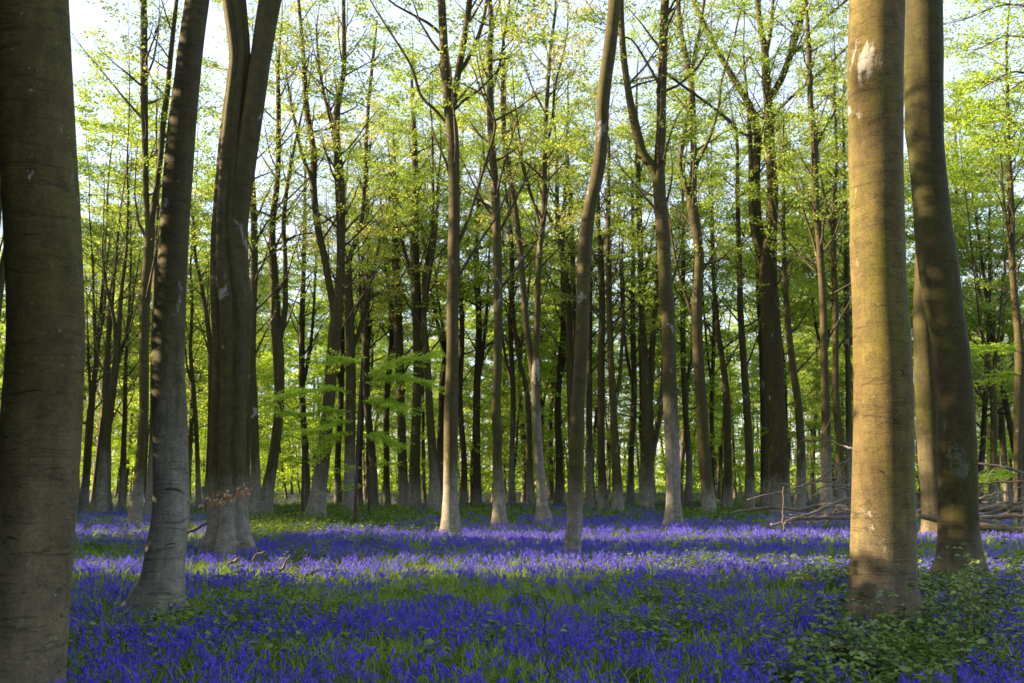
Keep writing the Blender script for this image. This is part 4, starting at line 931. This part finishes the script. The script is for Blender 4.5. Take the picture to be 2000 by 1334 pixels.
# ------------------------------------------------------------------ fallen wood
def wood(name, label, poly, D, seed, twigs=0, group=None, mat='dead', cat='branch', sides=8, dd=0.0, sag=0.0):
    r = np.random.default_rng(seed)
    P = np.array([(*at(x, y, D + dd * i / (len(poly) - 1))[0], w * D / FPX * .5) for i, (x, y, w) in enumerate(poly)])
    base = np.array((P[0, 0], P[0, 1], P[0, 2])); P = spline(P, 4); P[1:-1, :3] += r.normal(0, .012, (len(P) - 2, 3))
    root = thing(name, label, cat, tuple(base), group)
    q = QM(); tube(q, P[:, :3], P[:, 3], sides, cap=True); obj('stem', q.mesh('stem', M[mat], origin=base), root)
    for k in range(twigs):
        i = r.integers(2, len(P) - 1); d = unit(P[i, :3] - P[i - 1, :3]); d = unit(d * .8 * (-1 if r.random() < .2 else 1) + r.normal(0, .5, 3) + (0, 0, .25))
        p, rd = grow(P[i, :3], d, min(P[i, 3] * .45, .012), r.uniform(.5, 1.6) * (0.2 if cat == 'stick' else 1), 6, 0, .16, r); q = QM(); tube(q, p, rd, 5)
        obj('twig', q.mesh('twig', M[mat], origin=base), root)
    return root
wood('fallen_branch', 'long pale bare branch lying over the bluebells with one end at the golden trunk', [(1667, 997, 9), (1640, 988, 8), (1616, 985, 8), (1592, 988, 7), (1559, 996, 7), (1532, 993, 6), (1505, 991, 6), (1460, 996, 5), (1427, 1002, 4)], 27, 1, 6, dd=1.0)
wood('fallen_branch', 'grey branch slanting up from the flowers toward the golden trunk', [(1672, 974, 8), (1640, 979, 7), (1616, 990, 7), (1586, 1003, 6), (1556, 1012, 5), (1532, 1023, 4)], 26, 2, 4, dd=-1)
wood('fallen_branch', 'thicker weathered branch lying flat among the flowers behind the golden trunk', [(1760, 1003, 13), (1700, 1010, 11), (1664, 1012, 9), (1610, 1011, 8), (1568, 1012, 7), (1532, 1020, 5), (1505, 1024, 4)], 25.5, 3, 4)
wood('fallen_branch', 'thin twiggy dead branch arching over the pale long one', [(1672, 966, 5), (1640, 948, 4), (1607, 939, 4), (1574, 946, 3.5), (1538, 958, 3), (1499, 966, 3), (1460, 976, 2.5)], 26.5, 4, 7)
wood('fallen_branch', 'wiry dead branch reaching high out on both sides of the two big trunks', [(2010, 928, 6), (1960, 912, 6), (1910, 905, 5), (1835, 902, 5), (1785, 890, 5), (1720, 884, 4), (1667, 877, 4), (1649, 870, 3.5), (1610, 861, 3), (1562, 861, 2.5)], 25, 5, 6, dd=1)
wood('fallen_branch', 'short rising dead twig against the trunks above the fallen branches', [(1672, 897, 4), (1650, 902, 4), (1634, 912, 3.5), (1607, 930, 3), (1590, 945, 2.5)], 26, 6, 3)
wood('log', 'thick lit log on top of the pile beyond the mossy trunk', [(1780, 1002, 9), (1835, 989, 11), (1880, 993, 13), (1955, 992, 15), (2000, 995, 15), (2060, 998, 15)], 25, 7, 3, cat='log', sides=12)
wood('log', 'dark sloping log at the bottom of the pile, nearest the flowers', [(1780, 1002, 9), (1835, 1017, 12), (1880, 1027, 13), (1955, 1032, 15), (2030, 1040, 15)], 23.5, 8, 4, cat='log', sides=12, mat='bark_mossy')
wood('log', 'slim branch laid between the two logs of the pile', [(1830, 1020, 6), (1916, 1012, 8), (1960, 1010, 8), (2040, 1006, 8)], 24.2, 9, 5, cat='log')
wood('log', 'dark broken bough poking up out of the log pile', [(1900, 1020, 6), (1940, 1000, 7), (1980, 985, 6), (2020, 975, 5)], 24.6, 10, 3, cat='log', mat='bark_mossy')
wood('fallen_branch', 'thin dead stick between the two big trunks, level and grey', [(1760, 932, 3), (1787, 930, 3.5), (1835, 931, 3.5), (1880, 938, 3)], 25, 11, 3)
wood('fallen_branch', 'dead bough with stubs between the two big trunks, just over the logs', [(1760, 960, 4), (1787, 963, 5), (1832, 968, 5), (1890, 985, 5)], 25, 12, 4)
wood('fallen_branch', 'dark level twig crossing behind the log pile sprays', [(1890, 947, 4), (1910, 945, 4), (1955, 942, 3.5), (2010, 939, 3)], 26, 13, 3, mat='bark_mossy')
wood('dead_stalk', 'upright pale dead stalk standing in front of the fallen branches', [(1531, 1036, 3), (1530, 1000, 2.6), (1531, 950, 2)], 24, 14, 0, cat='stick')
wood('stick', 'short pale broken stick lying in the grass before the fluted twin beech', [(447, 1103, 5), (457, 1096, 6), (469, 1090, 5)], 15.2, 15, 0, cat='stick')
wood('stick', 'crooked fallen stick with one raised arm in the grass clearing', [(508, 1121, 6), (525, 1120, 7), (543, 1117, 6), (552, 1108, 5), (560, 1094, 4), (568, 1084, 3)], 14.2, 16, 2, cat='stick')
wood('stick', 'long thin stick propped low among the bluebells beyond the crooked one', [(494, 1102, 2.5), (500, 1085, 3), (520, 1078, 3)], 15.4, 17, 1, cat='stick')
wood('stick', 'fallen stick half sunk in the grass by the grey leaning beech', [(410, 1130, 4), (430, 1127, 5), (452, 1129, 4)], 13.4, 18, 1, cat='stick')
wood('stick', 'fallen brown stick stretching from the clearing into the purple flowers', [(596, 1122, 4), (620, 1116, 5), (660, 1112, 4)], 14.2, 19, 2, cat='stick')
wood('stick', 'dark dead branch leaning on the root of the fluted twin beech', [(366, 1042, 4), (385, 1032, 5), (405, 1020, 5)], 18.2, 20, 1, cat='stick', mat='bark_mossy')
wood('dead_sapling', 'single dark leafless sapling stem rising from the foreground bluebells', [(1069, 1345, 4), (1067, 1280, 3.5), (1065, 1220, 3), (1061, 1172, 2.5), (1045, 1168, 2)], 6.4, 21, 0, cat='stick', mat='twig')

rb = np.random.default_rng(404)
for k in range(18):
    x0, y0 = rb.uniform(1775, 1990), rb.uniform(965, 1035); L_ = rb.uniform(60, 150); a_ = rb.normal(0, .28); w_ = rb.uniform(2.2, 4.5)
    wood('dead_branch', 'thin dead branch in the brushwood tangle around the log pile', [(x0 + L_ * t * math.cos(a_), y0 + L_ * t * math.sin(a_) + rb.normal(0, 4), w_ * (1 - .6 * t)) for t in (0, .35, .7, 1)], rb.uniform(23, 27), 420 + k, 4, group='brushwood around the log pile', mat='dead' if k % 3 else 'bark_mossy')
for k in range(9):
    x0, y0 = 1668, rb.uniform(935, 1012); L_ = rb.uniform(50, 150); a_ = rb.uniform(-.35, .15)
    wood('dead_branch', 'thin dead twig fanning out from the golden trunk over the flowers', [(x0 - L_ * t * math.cos(a_), y0 + L_ * t * math.sin(-a_) + rb.normal(0, 3), 3 * (1 - .6 * t)) for t in (0, .35, .7, 1)], rb.uniform(25, 27), 450 + k, 4, group='twigs fanning out from the golden trunk')

def copper_sprig():
    r = np.random.default_rng(91); D = 17.6
    B = spline(np.array([at(x, y, D)[0] for x, y in ((402, 1000), (406, 975), (430, 976), (455, 970), (482, 955))]), 5); base = B[0]
    root = thing('dead_leaf_sprig', 'low twig of withered copper leaves in front of the fluted twin beech', 'twig', tuple(base))
    q = QM(); tube(q, B, np.linspace(.012, .004, len(B)), 5); obj('twig', q.mesh('twig', M['twig'], origin=base), root)
    T = Tree(r)
    for i in range(4, len(B)):
        for _ in range(9):
            pos = B[i] + r.normal(0, .05, 3) + np.array((0, 0, -.03)); ovate(T.lf, pos, r.normal(0, 1, 3) + (0, 0, -.3), unit(r.normal(0, 1, 3)), r.uniform(.05, .08), r, r.random())
    o = obj('leaves', T.lf.mesh('leaves', M['copper'], origin=base), root); o['kind'] = 'stuff'
copper_sprig()
